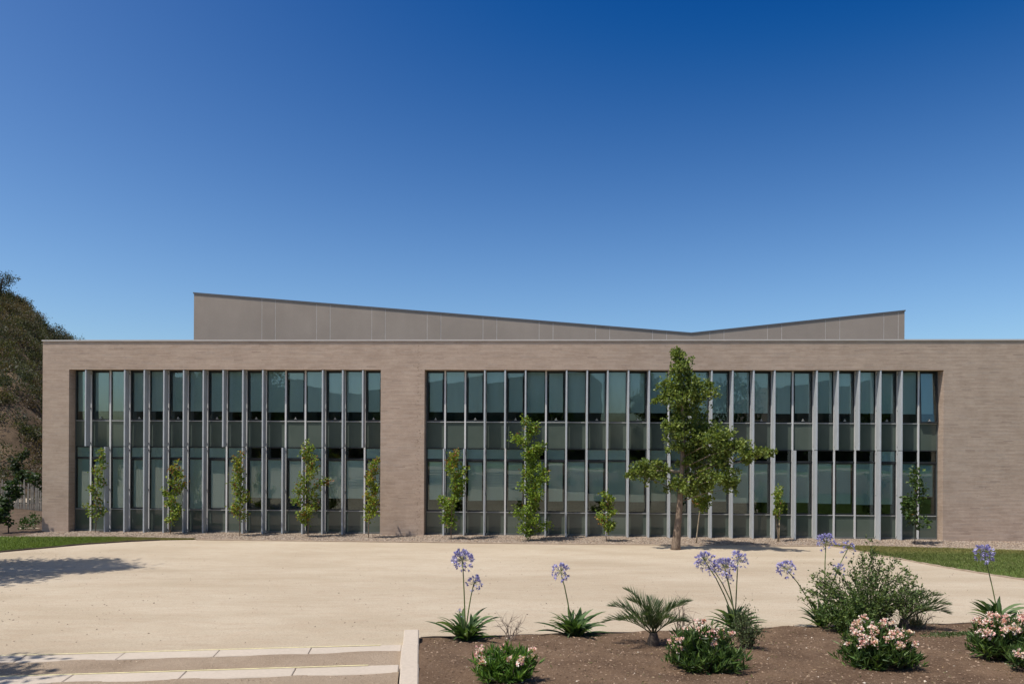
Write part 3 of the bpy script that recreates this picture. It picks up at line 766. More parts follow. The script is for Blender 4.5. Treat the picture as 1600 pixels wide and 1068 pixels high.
kind(sheet('lawn', [PQ(p, -58) for p in (-60, 60)], [PQ(p, -27.5) for p in (-60, 60)], M['grassbase'], 0.02, 40, 12)[0], 'structure')
for i, (xa, xb, yy) in enumerate(((-44, -12, -34), (-9, 40, -36))):
    t = thing('hedge', ('clipped hedge behind the viewpoint on the side of the steps', 'long clipped hedge behind the viewpoint on the planted side')[i], 'hedge', ((xa + xb) / 2, yy, 1.75)); w = (xb - xa) / 2
    rgh = np.random.default_rng(80 + i); n = int(w * 700); P = np.c_[rgh.uniform(-w, w, n), rgh.uniform(-.9, .9, n), rgh.uniform(0, 2.3, n)]
    V, F, C = leaf_arrays(P, rgh.normal(size=(n, 3)), 0.24, 0.16, pal(rgh, n, DEEP), rgh); obj('foliage', npmesh('foliage', V, F, M['leaf'], C), t)['kind'] = 'stuff'
    MB().box(-w, w, -0.6, 0.6, -0.3, 2.0).build('inner_twigs', M['barkdark'], t)
# buildings across the court, mirrored in the windows
def far_block(X0, X1, Y0, depth, prof, label):
    t = thing('stucco_block', label, 'building', ((X0 + X1) / 2, Y0, 1.7)); cx_ = (X0 + X1) / 2
    xs_ = [p[0] - cx_ for p in prof]; zs = [p[1] - 1.7 for p in prof]; m = len(xs_)
    V = [(x, 0, -0.6) for x in xs_] + [(x, 0, z) for x, z in zip(xs_, zs)] + [(x, -depth, -0.6) for x in xs_] + [(x, -depth, z) for x, z in zip(xs_, zs)]
    F = []
    for i in range(m - 1):
        F += [(i + 1, i, m + i, m + i + 1), (2 * m + i, 2 * m + i + 1, 3 * m + i + 1, 3 * m + i), (m + i, 3 * m + i, 3 * m + i + 1, m + i + 1)]
    F += [(0, 2 * m, 3 * m, m), (m - 1, 2 * m - 1, 4 * m - 1, 3 * m - 1)]
    MB().add(V, F).build('wall', M['stucco'], t)
    k = xs_[0] + 2.0
    while k < xs_[-1] - 3:
        for z0, z1 in ((1.0, 2.9), (4.6, 6.4)):
            f = MB().box(k, k + 1.6, -0.02, 0.05, z0, z1).build('window', M['dark'], t)
            MB().box(k + 0.08, k + 1.52, 0.052, 0.06, z0 + 0.08, z1 - 0.08).build('pane', M['spandrel'], f)
        k += 3.1
far_block(-52, 7.4, -63, 14, [(-52, 13.4), (-22, 10.2), (5.6, 13.4), (7.4, 11.6)], 'long grey block with butterfly roof facing the court from behind')
far_block(27, 62, -60, 14, [(27, 10.4), (62, 15.2)], 'grey block with a single sloping roof facing the court from behind')

# ------------------------------------------------------------------ the scrub hill
def Hn(X, Y):
    a = 0.50 * (np.minimum(Y, 60) - 8) - 0.5 * np.maximum(Y - 60, 0); b = -1.7 + 0.85 * (-31 - X) - 0.25 * np.maximum(Y - 30, 0)
    m = np.minimum(a, b); d = np.abs(a - b); h = m - np.clip(4 - d, 0, None) ** 2 / 16
    w = 0.7 * np.sin(X * .31 + 1.1) * np.sin(Y * .27) + 0.45 * np.sin(X * .83 + Y * .6) + 0.3 * np.sin(X * 1.7 - Y * 1.3 + .5)
    return h + w * np.clip(h / 3, 0, 1)
xs = np.concatenate([np.arange(-200, -90, 6), np.arange(-90, -18, 1.0)]); ys = np.concatenate([np.arange(5, 80, 1.0), np.arange(80, 220, 8)])
kind(obj('hill', grid_mesh('hill', xs, ys, lambda X, Y: np.maximum(Hn(X, Y), -1.5), M['hill'])), 'structure')
SCRUB = [(0.058, 0.062, 0.022), (0.075, 0.075, 0.026), (0.045, 0.052, 0.022), (0.105, 0.075, 0.042), (0.085, 0.06, 0.038), (0.07, 0.066, 0.026)]
def in_view(x, y, z, margin=60):
    d = Vector((x, y + DC, z - HC)); fw = d.dot(_F)
    if fw < 1: return False
    px = 800 + 1150 * d.dot(_R) / fw
    return -margin < px < 230
def bush_arrays(rg, c_, R, n, leafL, pal_):
    P, O = blob_points(rg, (0, 0, R * 0.45), (R, R, R * 0.62), n, sub=16, tight=0.24); P[:, 2] = np.maximum(P[:, 2], 0.02)
    q = len(P); base = pal_[rg.integers(len(pal_))]
    cl = np.array(base)[None] * np.clip(1 + rg.normal(0, 0.22, (q, 1)), 0.5, 1.6)
    return leaf_arrays(P + np.array(c_), nrm(O) + rg.normal(0, 0.5, (q, 3)) + np.array([0, 0, 0.3]), leafL * rg.uniform(0.6, 1.3, q), leafL * 0.55, cl, rg, 0.5, 0.2, 0.3)
rg = np.random.default_rng(44); parts = []; cnt = 0
for _ in range(9000):
    Y = rg.uniform(12, 74); X = rg.uniform(-75, -26); z = float(Hn(X, Y))
    if z < 0.6 or not in_view(X, Y, z): continue
    if Y < 22 and rg.random() < 0.72: continue
    if rg.random() < 0.10: continue
    R = rg.uniform(0.4, 1.15) * (1.5 if rg.random() < 0.15 else 1)
    parts.append(bush_arrays(rg, (X, Y, z - 0.1), R, int(110 + 150 * R), 0.17, SCRUB)); cnt += 1
    if cnt > 1150: break
V, F, C = join(parts); kind(obj('hillside_scrub', npmesh('hillside_scrub', V, F, M['leaf'], C)), 'stuff')
def hill_tree(X, Y, H, R, label, seed, pal_, trunk=1.0, n=1500, cat='tree', nm='hill_tree', z=None):
    rg = np.random.default_rng(seed); z = float(Hn(X, Y)) if z is None else z
    t = thing(nm, label, cat, (X, Y, z))
    MB().tube([(0, 0, -0.3), (0.1, 0, trunk), (0.35, 0, H * 0.6)], [0.14, 0.11, 0.04], 7).tube([(0.08, 0, trunk * 0.8), (-0.5, 0.1, H * 0.6)], [0.08, 0.03], 6).build('trunk', M['barkdark'], t, True)
    pr = []
    for k in range(9):
        d = nrm(rg.normal(size=(1, 3)))[0]; c_ = np.array([d[0] * R * 0.62, d[1] * R * 0.62, trunk + (H - trunk) * (0.5 + 0.36 * d[2])])
        P, O = blob_points(rg, c_, (R * .42, R * .42, (H - trunk) * .25), n // 9, 10, 0.25); q = len(P)
        pr.append(leaf_arrays(P, nrm(O) + rg.normal(0, .5, (q, 3)), 0.19 * rg.uniform(.6, 1.3, q), 0.11, pal(rg, q, pal_), rg, 0.5, .2, .3))
    V, F, C = join(pr); obj('crown', npmesh('crown', V, F, M['leaf'], C), t)
hill_tree(-67.6, 61, 3.6, 2.3, 'dark tree crowning the ridge of the scrub hill', 91, [(0.035, 0.042, 0.022), (0.045, 0.05, 0.025)], 1.4, 2200)
hill_tree(-60.6, 60.5, 3.0, 2.3, 'rounded dark bush on the ridge above the parapet corner', 92, [(0.035, 0.042, 0.022), (0.045, 0.05, 0.025)], 0.4, 2600, 'bush', 'hill_bush')
hill_tree(-29.0, 13.4, 3.9, 1.9, 'small dark trunked tree on the bare slope behind the fence', 93, [(0.05, 0.048, 0.022), (0.06, 0.06, 0.025)], 1.3, 1300)
hill_tree(-31.6, 11.6, 2.3, 1.7, 'olive green bush low on the slope behind the fence', 94, [(0.07, 0.075, 0.02), (0.05, 0.058, 0.02)], 0.3, 1500, 'bush', 'hill_bush')

# paling fence below the hill
fence = thing('paling_fence', 'weathered pale paling fence at the foot of the scrub hill', 'fence', (-24, 6.4, 0.2))
x = -8.0; pm = [MB().add([(a, b, z) for z in (0, h) for a, b in ((-.032, 0), (.032, 0), (.032, .022), (-.032, .022))] + [(0, .011, h + 0.06)],
                         [(0, 1, 5, 4), (1, 2, 6, 5), (2, 3, 7, 6), (3, 0, 4, 7), (4, 5, 8), (5, 6, 8), (6, 7, 8), (7, 4, 8), (3, 2, 1, 0)]).mesh('paling', M['picket']) for h in (1.36, 1.42, 1.30, 1.46)]
while x < 5.2:
    o = obj('paling', random.choice(pm), fence, (x, random.uniform(-.01, .01), random.uniform(-.03, .03))); o.rotation_euler = (0, random.gauss(0, 0.025), 0); x += 0.098 + random.uniform(-.008, .012)
for z in (0.35, 1.1): MB().box(-8, 5.2, 0.035, 0.075, z, z + 0.07).build('rail', M['picket'], fence)
for xx in (-6, -3.8, -1.6, 0.6, 2.8, 5.0): MB().box(xx, xx + 0.09, 0.08, 0.17, -0.4, 1.3).build('post', M['picket'], fence)

# small planting left of the building
sapling(-20.35, -0.7, 1.95, 0.55, 0.62, 260, 'dark big leaved young tree at the edge of the lawn by the fence', 101, 0.0, 0.0, leafL=0.16, pal_=[(0.028, 0.05, 0.016), (0.04, 0.07, 0.02)], bark='barkdark', trunk_r=0.022)
sapling(-20.15, 1.0, 2.15, 1.55, 0.62, 190, 'thin stemmed young tree with a flat leaf tuft before the fence', 102, 0.0, 0.0, leafL=0.14, pal_=[(0.028, 0.05, 0.016), (0.045, 0.075, 0.02)], bark='barkdark', bulge=lambda f: 1.0)
sapling(-25.7, 7.4, 3.0, 1.7, 0.55, 240, 'dark young tree rising just behind the paling fence', 103, 0.0, 0.0, leafL=0.15, pal_=[(0.03, 0.045, 0.018), (0.04, 0.06, 0.02)], bark='barkdark')
rg = np.random.default_rng(9)
for i, (x, y, lb) in enumerate(((-20.6, 0.6, 'low green ground plant in the dark soil by the fence'), (-21.6, 2.4, 'low grey green tuft in the terrace soil behind the lawn'))):
    t = thing('ground_plant', lb, 'plant', (x, y, g1(x, y) + 0.03))
    V, F, C = bush_arrays(rg, (0, 0, 0), 0.34, 260, 0.10, [(0.05, 0.09, 0.025)]); kind(obj('foliage', npmesh('foliage', V, F, M['leaf'], C), t), 'stuff')

# ------------------------------------------------------------------ grass, pebbles, gravel stones
def scatter_between(A_, B_, n, rg):
    i = rg.random(n) * (len(A_) - 1.001); j = i.astype(int); f = (i - j)[:, None]; t_ = rg.random(n)[:, None]
    a = A_[j] * (1 - f) + A_[j + 1] * f; b = B_[j] * (1 - f) + B_[j + 1] * f
    return a + (b - a) * t_
def grass(name, lawn, n, h, cols, w, seed):
    rg = np.random.default_rng(seed); P = scatter_between(lawn[1], lawn[2], n, rg)
    ok = (P[:, 0] > -23) & (P[:, 0] < 21); P = P[ok]; n = len(P)
    z = gz(P[:, 0], P[:, 1]) + 0.010; a = rg.uniform(0, 6.283, n); hh = h * rg.uniform(0.5, 1.3, n)
    b = np.c_[P, z]; wv = np.c_[np.cos(a), np.sin(a), np.zeros(n)] * 0.009; tip = b + np.c_[rg.normal(0, 0.02, (n, 2)), hh]
    V = np.stack([b - wv, b + wv, tip], 1).reshape(-1, 3); F = np.arange(3 * n).reshape(-1, 3)
    # patches of drier grass keep their own place in the lawn
    dry = 0.5 + 0.5 * np.sin(P[:, 0] * 1.1 + 2 * np.sin(P[:, 1] * 0.9)) * np.sin(P[:, 1] * 1.3 + P[:, 0] * .4)
    c_ = pal(rg, n, cols, w) * (0.85 + 0.3 * dry)[:, None]
    edge = np.clip((-2.9 - P[:, 1]) / 1.2, 0, 1)[:, None] if name == 'R' else np.clip((-14.3 - P[:, 0]) / 1.5, 0, 1)[:, None]
    c_ = c_ * edge + (1 - edge) * pal(rg, n, [(0.26, 0.22, 0.08), (0.20, 0.19, 0.06)])
    kind(obj('grass', npmesh('grass', V, F, M['grass'], np.repeat(c_, 3, 0))), 'stuff')
grass('L', lawnL, 60000, 0.045, [(0.13, 0.175, 0.03), (0.16, 0.20, 0.035), (0.105, 0.145, 0.028)], (3, 2, 2), 201)
grass('R', lawnR, 120000, 0.045, [(0.135, 0.16, 0.042), (0.165, 0.185, 0.055), (0.11, 0.13, 0.035), (0.28, 0.26, 0.12)], (3, 2, 2, 0.35), 202)

OCT = np.array([(1, 0, 0), (-1, 0, 0), (0, 1, 0), (0, -1, 0), (0, 0, 1), (0, 0, -1)], float)
OF = np.array([(0, 2, 4), (2, 1, 4), (1, 3, 4), (3, 0, 4), (2, 0, 5), (1, 2, 5), (3, 1, 5), (0, 3, 5)])
def stones(name, P, z, s, cols, rg):
    n = len(P); a = rg.uniform(0, 6.283, n); sc = s[:, None] * np.c_[rg.uniform(.7, 1.3, n), rg.uniform(.6, 1.1, n), rg.uniform(.35, .75, n)]
    v = OCT[None] * sc[:, None] * rg.uniform(0.75, 1.2, (n, 6, 1)); ca, sa = np.cos(a)[:, None], np.sin(a)[:, None]
    V = np.stack([v[..., 0] * ca - v[..., 1] * sa + P[:, :1], v[..., 0] * sa + v[..., 1] * ca + P[:, 1:2], v[..., 2] + (z + s * 0.2)[:, None]], -1).reshape(-1, 3)
    F = (OF[None] + (np.arange(n) * 6)[:, None, None]).reshape(-1, 3)
    return kind(obj(name, npmesh(name, V, F, M['pebble'], np.repeat(cols, 6, 0))), 'stuff')
rg = np.random.default_rng(301)
n = 26000; P = np.c_[rg.uniform(-19.5, 19, n), rg.uniform(-1.9, 0.3, n)]
stones('gravel_stones', P, gz(P[:, 0], P[:, 1]) + 0.004, rg.uniform(0.012, 0.034, n), pal(rg, n, [(0.21, 0.16, 0.118), (0.28, 0.215, 0.16), (0.14, 0.105, 0.08), (0.36, 0.29, 0.225), (0.25, 0.175, 0.12)]), rg)
n = 3200; y = -3 - 15.5 * rg.random(n) ** 0.8; P = np.c_[rg.uniform(-1, 1, n) * (3 + 0.75 * (y + 28)), y]
q = -SA * P[:, 0] + CA * P[:, 1]; p_ = CA * P[:, 0] + SA * P[:, 1]
ok = (q > -17.0) & (P[:, 0] > -16) & (P[:, 0] < 10.5); P = P[ok]; n = len(P)
stones('sand_pebbles', P, gz(P[:, 0], P[:, 1]), 0.005 + 0.014 * rg.random(n) ** 3, pal(rg, n, [(0.12, 0.09, 0.065), (0.22, 0.165, 0.12), (0.30, 0.235, 0.17)], (1, 2, 2)), rg)
n = 15000; pp, qq = rg.uniform(-4.55, 6.5, n), -17.2 - 4.2 * rg.random(n); P = np.c_[CA * pp - SA * qq, SA * pp + CA * qq]
stones('soil_clods', P, gz(P[:, 0], P[:, 1]) + 0.045 + bed_bump(P[:, 0], P[:, 1]), 0.004 + 0.016 * rg.random(n) ** 2.5, pal(rg, n, [(0.18, 0.118, 0.076), (0.27, 0.19, 0.13), (0.11, 0.07, 0.045), (0.50, 0.42, 0.33)], (4, 3, 3, 0.25)), rg)
n = 9000; pp, k = rg.uniform(-13, -4.9, n), rg.integers(0, 3, n); qq = -17.8 - 1.3 * k - rg.uniform(0.33, 1.27, n); P = np.c_[CA * pp - SA * qq, SA * pp + CA * qq]
stones('step_gravel', P, 0.748 + 0.12 * k, 0.004 + 0.009 * rg.random(n) ** 2, pal(rg, n, [(0.30, 0.225, 0.15), (0.20, 0.14, 0.09), (0.42, 0.34, 0.25), (0.36, 0.27, 0.18)]), rg)

# ------------------------------------------------------------------ agapanthus
def strap(L, W, up, droop, twist):
    n = 8; V = []; p = np.array([0.02, 0.0, 0.0]); a = up
    for i in range(n + 1):
        f = i / n; w = W * (0.75 + 0.5 * min(1, f * 3)) * (1 - max(0, (f - 0.55) / 0.45) ** 1.6) * 0.5 + 0.001
        side = np.array([-math.sin(a) * math.sin(twist * f), math.cos(twist * f), math.cos(a) * math.sin(twist * f)])
        nr = np.array([-math.sin(a), 0, math.cos(a)])
        V += [p + side * w + nr * w * 0.35, p, p - side * w + nr * w * 0.35]
        p = p + np.array([math.cos(a), 0, math.sin(a)]) * L / n; a -= droop / n * (0.5 + f)
    F = []
    for i in range(n): F += [(3 * i, 3 * i + 1, 3 * i + 4, 3 * i + 3), (3 * i + 1, 3 * i + 2, 3 * i + 5, 3 * i + 4)]
    return np.array(V), np.array(F)
rg = np.random.default_rng(55); STRAPS = []
UPD = [(u, u + e) for u, e in zip(np.linspace(0.45, 1.42, 14), [.15, .35, .05, .4, .2, .45, .1, .35, .0, .3, -.2, .2, -.5, -.3])]
for i in range(14):
    V, F = strap(rg.uniform(0.40, 0.52), rg.uniform(0.040, 0.056), *UPD[i], rg.normal(0, 0.4))
    base = [(0.045, 0.085, 0.025), (0.06, 0.11, 0.028), (0.085, 0.14, 0.042), (0.12, 0.17, 0.07)][i % 4]
    g = np.linspace(0, 1, len(V))[:, None]; c_ = np.array(base)[None] * (1 + 0.25 * np.sin(g * 5 + i)) 
    STRAPS.append(npmesh('leaf', V, F, M['leaf'], c_, smooth=True))
V, F = strap(0.34, 0.035, 0.5, 1.6, 0.5); YSTRAP = npmesh('leaf', V, F, M['leaf'], np.tile((0.32, 0.30, 0.06), (len(V), 1)), smooth=True)
def umbel(r_, n, rg, dens=1.0):
    parts = []
    d = nrm(rg.normal(size=(n, 3)) + np.array([0, 0, 0.55])); ln = r_ * rg.uniform(0.6, 0.95, n)
    # pedicels
    parts.append(leaf_arrays(np.zeros((n, 3)), d, ln, 0.006, np.tile((0.12, 0.15, 0.06), (n, 1)), rg, 0.5, 0))
    end = d * ln[:, None]
    for k in range(6):
        dv = d + rg.normal(0, 0.42, (n, 3))
        parts.append(leaf_arrays(end, dv, r_ * rg.uniform(0.26, 0.40, n), r_ * 0.12, pal(rg, n, [(0.33, 0.29, 0.62), (0.43, 0.40, 0.70), (0.58, 0.56, 0.76), (0.22, 0.18, 0.48)], (4, 4, 2, 2), 0.15), rg, 0.6, 0.2))
    return join(parts)
AGG = 'agapanthus clumps along the edge of the planting bed'
def agapanthus(X, Y, size, heads, label, seed, nleaf=36, yellow=0):
    rg = np.random.default_rng(seed); t = thing('agapanthus', label, 'plant', (X, Y, bedz(X, Y) - 0.02), 0, AGG)
    for i in range(int(nleaf * 1.45)):
        me = STRAPS[rg.integers(len(STRAPS))] if i >= yellow else YSTRAP
        o = obj('leaf', me, t, (rg.normal(0, 0.03), rg.normal(0, 0.03), rg.uniform(0, 0.03))); s_ = size * rg.uniform(0.75, 1.2)
        o.rotation_euler = (rg.normal(0, 0.10), rg.normal(0, 0.12), i * 2.39996 + rg.normal(0, 0.3)); o.scale = (s_, s_, s_)
    for (dx, dz, r_, n) in heads:
        b = Vector((rg.normal(0, .03), rg.normal(0, .03), 0)); e = Vector((dx, rg.normal(0, .05), dz))
        mid = b.lerp(e, 0.5) + Vector((-dx * 0.10, 0, 0.03))
        st = MB().tube([b, b.lerp(mid, .5) + Vector((-dx * .03, 0, .01)), mid, mid.lerp(e, .5) + Vector((-dx * .03, 0, .008)), e], [0.011, 0.010, 0.009, 0.008, 0.007], 6).build('flower_stalk', M['stalk'], t, True)
        V, F, C = umbel(r_, n, rg); obj('flower_head', npmesh('flower_head', V, F, M['petal'], C), st, e)
agapanthus(-1.05, -17.75, 1.0, [(-0.06, 1.12, 0.145, 95), (0.10, 0.80, 0.12, 42), (-0.09, 0.42, 0.06, 9)], 'agapanthus with one tall dense violet head, beside the low stone wall', 401, 40)
agapanthus(0.46, -17.47, 1.02, [(-0.19, 0.92, 0.125, 60)], 'agapanthus with a single curved stalk, between dry twigs and small palm', 402, 42)
agapanthus(2.85, -17.08, 0.92, [(-0.45, 1.02, 0.145, 75), (-0.17, 0.93, 0.145, 70), (0.01, 1.05, 0.13, 55), (-0.15, 0.78, 0.09, 22), (-0.33, 0.90, 0.10, 26)], 'agapanthus with a bunch of several violet heads behind oleander', 403, 40)
agapanthus(4.25, -16.60, 0.85, [(-0.53, 0.88, 0.14, 55), (0.10, 1.28, 0.13, 60), (0.38, 1.20, 0.12, 26), (0.24, 0.88, 0.10, 30)], 'agapanthus with a long leaning stalk, half hidden in the leafy shrub', 404, 34, 5)
agapanthus(6.93, -16.48, 0.98, [(-0.16, 1.09, 0.145, 75)], 'agapanthus with one pale violet head behind the last oleander, before the lawn', 405, 40)

# ------------------------------------------------------------------ palms
def frond(L, seed, width=0.30):
    rg = np.random.default_rng(seed); n = 15; pts = []; p = np.array([0.0, 0, 0]); a = 1.15; 
    for i in range(n + 1): pts.append(p.copy()); p = p + np.array([math.cos(a), 0, math.sin(a)]) * L / n; a -= 0.045 + 0.005 * i
    mb = MB().tube(pts, [0.009 * (1 - 0.8 * i / n) + 0.001 for i in range(n + 1)], 5)
    P, Dv, LL = [], [], []
    for k in range(34):
        f = 0.16 + 0.84 * k / 33; c_ = np.array([np.interp(f * n, range(n + 1), [q[j] for q in pts]) for j in range(3)])
        i = min(n - 1, int(f * n)); tg = pts[i + 1] - pts[i]; tg = tg / np.linalg.norm(tg)
        for s_ in (-1, 1):
            P.append(c_); Dv.append(tg * (0.75 + 0.5 * f) + np.array([0, s_ * 0.8 * (1.1 - 0.5 * f), 0.0]) + np.array([-tg[2], 0, tg[0]]) * 0.42 + rg.normal(0, 0.06, 3)); LL.append(width * math.sin(math.pi * (0.18 + 0.74 * f)) * rg.uniform(0.85, 1.1))
    n2 = len(P); cl = pal(rg, n2, [(0.06, 0.095, 0.04), (0.08, 0.12, 0.048), (0.13, 0.16, 0.07)], var=0.15)
    V, F, C = leaf_arrays(np.array(P), np.array(Dv), np.array(LL), 0.014, cl, rg, 0.35, 0.3)
    V0 = np.array(mb.v); F0 = np.array([t for f in mb.f if len(f) == 4 for t in ((f[0], f[1], f[2]), (f[0], f[2], f[3]))])
    V, F, C = join([(V0, F0, np.tile((0.10, 0.12, 0.05), (len(V0), 1))), (V, F, C)])
    return npmesh('frond', V, F, M['leaf'], C)
FRONDS = [frond(0.72, 500), frond(0.62, 501), frond(0.80, 502, 0.27)]
def palm(X, Y, size, angs, label):
    t = thing('palm_plant', label, 'palm', (X, Y, bedz(X, Y)))
    MB().tube([(0, 0, -0.1), (0, 0, 0.06), (0, 0, 0.17 * size)], [0.085 * size, 0.08 * size, 0.05 * size], 10).build('trunk', M['barkdark'], t)
    for i, (a, tilt, s_) in enumerate(angs):
        o = obj('frond', FRONDS[i % 3], t, (0, 0, 0.13 * size)); o.rotation_mode = 'ZYX'
        o.matrix_local = Matrix.Translation((0, 0, 0.13 * size)) @ Matrix.Rotation(math.radians(a), 4, 'Z') @ Matrix.Rotation(math.radians(-tilt), 4, 'Y') @ Matrix.Scale(size * s_, 4)
palm(1.48, -18.2, 0.98, [(165, -8, 1.0), (190, 16, 1.0), (140, 12, 0.95), (215, -14, 0.95), (60, 22, 0.8), (25, -4, 0.95), (-20, 8, 0.9), (5, -18, 0.85), (-70, -6, 0.8), (-120, 4, 0.75), (100, 30, 0.85), (175, -26, 0.9), (240, 20, 0.7)], 'small feathery palm with spreading fronds and short dark trunk')
palm(5.30, -17.0, 0.95, [(-10, -14, 1.0), (20, 10, 0.95), (-35, 4, 0.9), (50, -2, 0.9), (90, 12, 0.8), (-70, -12, 0.8), (0, -28, 1.0), (140, 10, .7)], 'small palm sprouting from the right side of leafy shrub')

# ------------------------------------------------------------------ oleanders
OLG = 'flowering oleander bushes in the planting bed'
def oleander(X, Y, rx_, ry_, H, shoots, flowers, label, seed, pal_, leafL=0.11):
    rg = np.random.default_rng(seed); t = thing('oleander', label, 'shrub', (X, Y, bedz(X, Y)), 0, OLG)
    stems = MB(); parts = []; fl = []
    for k in range(shoots):
        d = nrm(rg.normal(size=(1, 3)) + np.array([0, 0, 0.35]))[0]; d[2] = abs(d[2]) * 0.9 + 0.08; f = rg.uniform(0.72, 1.08)
        tip = np.array([d[0] * rx_ * f, d[1] * ry_ * f, 0.05 + d[2] * H * f])
        b = np.array([rg.normal(0, 0.05), rg.normal(0, 0.05), 0]); mid = (b + tip) / 2 + np.array([d[0] * 0.05, d[1] * 0.05, -0.03 + 0.05 * d[2]])
        if k % 2 == 0: stems.tube([b, mid, tip], [0.008, 0.005, 0.003], 4, cap=False)
        m = 15; s_ = rg.uniform(0.35, 1.0, m); P = b + (mid - b) * np.minimum(s_ * 2, 1)[:, None] + (tip - mid) * np.clip(s_ * 2 - 1, 0, 1)[:, None]
        ax = nrm((tip - mid + np.array([0, 0, 0.12]))[None])[0]
        Dv = ax * 0.75 + rg.normal(0, 0.55, (m, 3)) + np.array([0, 0, 0.22])
        parts.append(leaf_arrays(P, Dv, leafL * rg.uniform(0.7, 1.2, m), leafL * 0.19 * rg.uniform(0.8, 1.2, m), pal(rg, m, pal_, var=0.22), rg, 0.45, 0.3, 0.3))
        if rg.random() < flowers and d[2] > 0.52: fl.append(tip + ax * 0.035)
    stems.build('stems', M['barkdark'], t)
    V, F, C = join(parts); kind(obj('foliage', npmesh('foliage', V, F, M['leaf'], C), t), 'stuff')
    for c_ in fl:
        n = int(rg.integers(9, 16)); P = rg.normal(0, 0.016, (n, 3)); pt = []
        for q in range(5):
            Dv = nrm(P + np.array([0, 0, 0.02])) + rg.normal(0, 0.7, (n, 3))
            pt.append(leaf_arrays(P, Dv, rg.uniform(0.022, 0.034, n), rg.uniform(0.018, 0.026, n), pal(rg, n, [(0.78, 0.46, 0.43), (0.86, 0.66, 0.60), (0.88, 0.80, 0.73), (0.62, 0.28, 0.27)], (4, 4, 4, 1), 0.1), rg, 0.7, 0.15))
        V, F, C = join(pt); obj('flower_cluster', npmesh('flower_cluster', V, F, M['petal'], C), t, c_)
OLP = [(0.055, 0.10, 0.025), (0.08, 0.14, 0.032), (0.12, 0.18, 0.045), (0.04, 0.075, 0.02)]
oleander(-0.37, -20.42, 0.34, 0.30, 0.30, 110, 0.14, 'low bright green oleander with few blossoms near the stone wall', 601, [(0.085, 0.17, 0.028), (0.12, 0.22, 0.035), (0.16, 0.26, 0.045), (0.06, 0.12, 0.024)])
oleander(1.80, -19.80, 0.44, 0.40, 0.43, 210, 0.24, 'wide oleander with pale pink blossoms in front of the palm', 602, OLP)
oleander(3.72, -19.70, 0.43, 0.40, 0.44, 210, 0.30, 'oleander with pink blossoms in front of the tall leafy shrub', 603, OLP)
oleander(5.35, -19.30, 0.41, 0.40, 0.45, 190, 0.36, 'oleander densely topped with pink blossoms below the solitary agapanthus', 604, OLP)
oleander(5.22, -20.0, 0.25, 0.22, 0.22, 50, 0.10, 'very small oleander seedling beside the densely flowered one', 605, OLP)

# ------------------------------------------------------------------ leafy shrub, thin shrub, dry twigs, ground cover
def stem_shrub(nm, X, Y, rx_, ry_, H, stems_n, per, leafL, label, seed, pal_, bark='barkdark', spread=0.9, cat='shrub'):
    rg = np.random.default_rng(seed); t = thing(nm, label, cat, (X, Y, bedz(X, Y)))
    mb = MB(); parts = []
    for k in range(stems_n):
        a = rg.uniform(0, 6.283); f = rg.random() ** 0.6; h = H * (1.0 - 0.62 * f ** 1.5) * rg.uniform(0.7, 1.03)
        tip = np.array([math.cos(a) * rx_ * f, math.sin(a) * ry_ * f, h]); b = np.array([math.cos(a) * 0.10 * rx_, math.sin(a) * 0.1 * ry_, 0]) + rg.normal(0, 0.04, 3) * np.array([1, 1, 0])
        m1 = b + (tip - b) * 0.5 + np.array([-tip[0] * 0.12, -tip[1] * 0.12, h * 0.1]); pts = [b, (b + m1) / 2, m1, (m1 + tip) / 2 + np.array([0, 0, h * 0.03]), tip]
        mb.tube(pts, [0.007, 0.006, 0.005, 0.003, 0.0015], 4, cap=False)
        if per:
            s_ = rg.uniform(0.12, 1.0, per) * 4; i = np.minimum(s_.astype(int), 3); fr = (s_ - i)[:, None]; A5 = np.array(pts)
            P = A5[i] * (1 - fr) + A5[i + 1] * fr + rg.normal(0, 0.012, (per, 3)); Dv = nrm(A5[i + 1] - A5[i]) * 0.6 + rg.normal(0, 0.6, (per, 3))
            nside = per // 2; P[:nside] += rg.normal(0, 0.05, (nside, 3))
            parts.append(leaf_arrays(P, Dv, leafL * rg.uniform(0.6, 1.3, per), leafL * 0.5 * rg.uniform(0.7, 1.2, per), pal(rg, per, pal_), rg, 0.45, 0.25, 0.4))
        else:
            for q in range(5):
                s_ = rg.uniform(0.3, 0.95); c_ = np.array(pts[2]) * (1 - s_) + tip * s_; e = c_ + rg.normal(0, 0.09, 3) * (H / 0.5) + np.array([0, 0, 0.06])
                mb.tube([c_, (c_ + e) / 2 + rg.normal(0, 0.012, 3), e], [0.003, 0.0022, 0.001], 3, cap=False)
    mb.build('stems', M[bark], t)
    if parts: V, F, C = join(parts); kind(obj('foliage', npmesh('foliage', V, F, M['leaf'], C), t), 'stuff')
stem_shrub('leafy_shrub', 4.78, -16.95, 0.98, 0.65, 1.40, 64, 115, 0.052, 'tall leafy shrub with arching twigs, largest plant of the bed', 701, [(0.095, 0.135, 0.04), (0.12, 0.17, 0.05), (0.16, 0.21, 0.062), (0.06, 0.09, 0.03)])
stem_shrub('leafy_shrub', 4.45, -17.15, 0.55, 0.4, 0.62, 40, 110, 0.05, 'lower dense shrub growing at the foot of the tall shrub', 704, [(0.08, 0.13, 0.03), (0.06, 0.10, 0.028), (0.14, 0.19, 0.05)])
stem_shrub('fine_shrub', 2.55, -18.7, 0.24, 0.22, 0.60, 34, 90, 0.026, 'fine leaved grey green shrub between palm oleander and agapanthus', 702, [(0.08, 0.11, 0.045), (0.10, 0.135, 0.055), (0.14, 0.165, 0.07)])
stem_shrub('dry_twigs', -0.43, -18.0, 0.22, 0.2, 0.46, 9, 0, 0, 'bare dry twiggy plant between two agapanthus clumps', 703, [], 'twig')
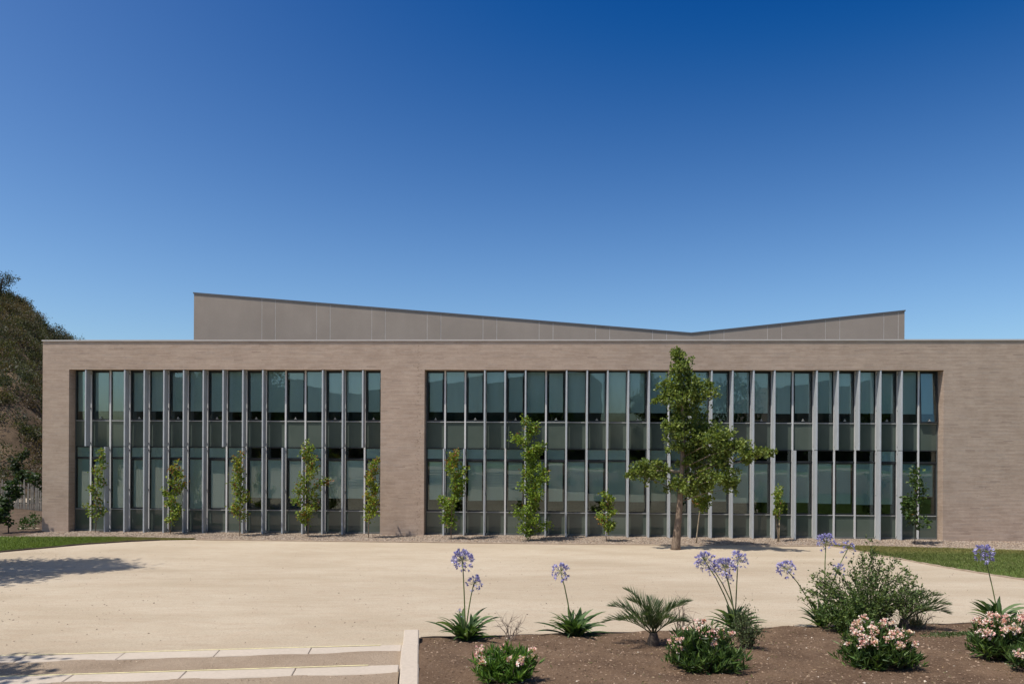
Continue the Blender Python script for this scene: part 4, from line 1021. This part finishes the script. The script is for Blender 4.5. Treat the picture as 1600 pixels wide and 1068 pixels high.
stem_shrub('dry_twigs', 1.98, -17.5, 0.26, 0.2, 0.55, 11, 0, 0, 'bare reddish twigs standing behind the small palm', 705, [], 'twig')
stem_shrub('dry_twigs', 5.62, -16.75, 0.30, 0.2, 0.42, 12, 0, 0, 'pale dry twigs beside the palm at the tall shrub', 706, [], 'twig')
rg = np.random.default_rng(801)
for (X, Y, rx_, ry_, n, nm, cols, h) in ((5.9, -17.5, 0.5, 0.16, 1500, 'creeping_plants', [(0.07, 0.10, 0.03), (0.09, 0.12, 0.04)], 0.03), (5.55, -16.75, 0.22, 0.12, 260, 'dry_grass', [(0.30, 0.27, 0.13), (0.22, 0.21, 0.09)], 0.22)):
    P = np.c_[rg.normal(X, rx_ * .5, n), rg.normal(Y, ry_ * .5, n)]; z = gz(P[:, 0], P[:, 1]) + 0.045 + bed_bump(P[:, 0], P[:, 1])
    Dv = rg.normal(0, 0.5 if h > .1 else 1.0, (n, 3)) * np.array([1, 1, 0.2]) + np.array([0, 0, 1.0 if h > .1 else 0.5])
    V, F, C = leaf_arrays(np.c_[P, z], Dv, h * rg.uniform(.6, 1.4, n), 0.006 if h > .1 else 0.02, pal(rg, n, cols), rg)
    kind(obj(nm, npmesh(nm, V, F, M['leaf'], C)), 'stuff')

# fallen leaves on the bed and around the young trees
rg = np.random.default_rng(901); n = 900
pp, qq = rg.uniform(-4.5, 6.5, n), -17.2 - 4.0 * rg.random(n); P = np.c_[CA * pp - SA * qq, SA * pp + CA * qq]
z = gz(P[:, 0], P[:, 1]) + 0.052 + bed_bump(P[:, 0], P[:, 1])
Dv = np.c_[rg.normal(size=(n, 2)), rg.normal(0, 0.15, n)]
V, F, C = leaf_arrays(np.c_[P, z], Dv, rg.uniform(0.02, 0.055, n), rg.uniform(0.008, 0.022, n), pal(rg, n, [(0.30, 0.21, 0.12), (0.20, 0.13, 0.075), (0.40, 0.31, 0.19), (0.12, 0.12, 0.04)]), rg, 0.5, 0.2, 3.0)
kind(obj('leaf_litter', npmesh('leaf_litter', V, F, M['leaf'], C)), 'stuff')
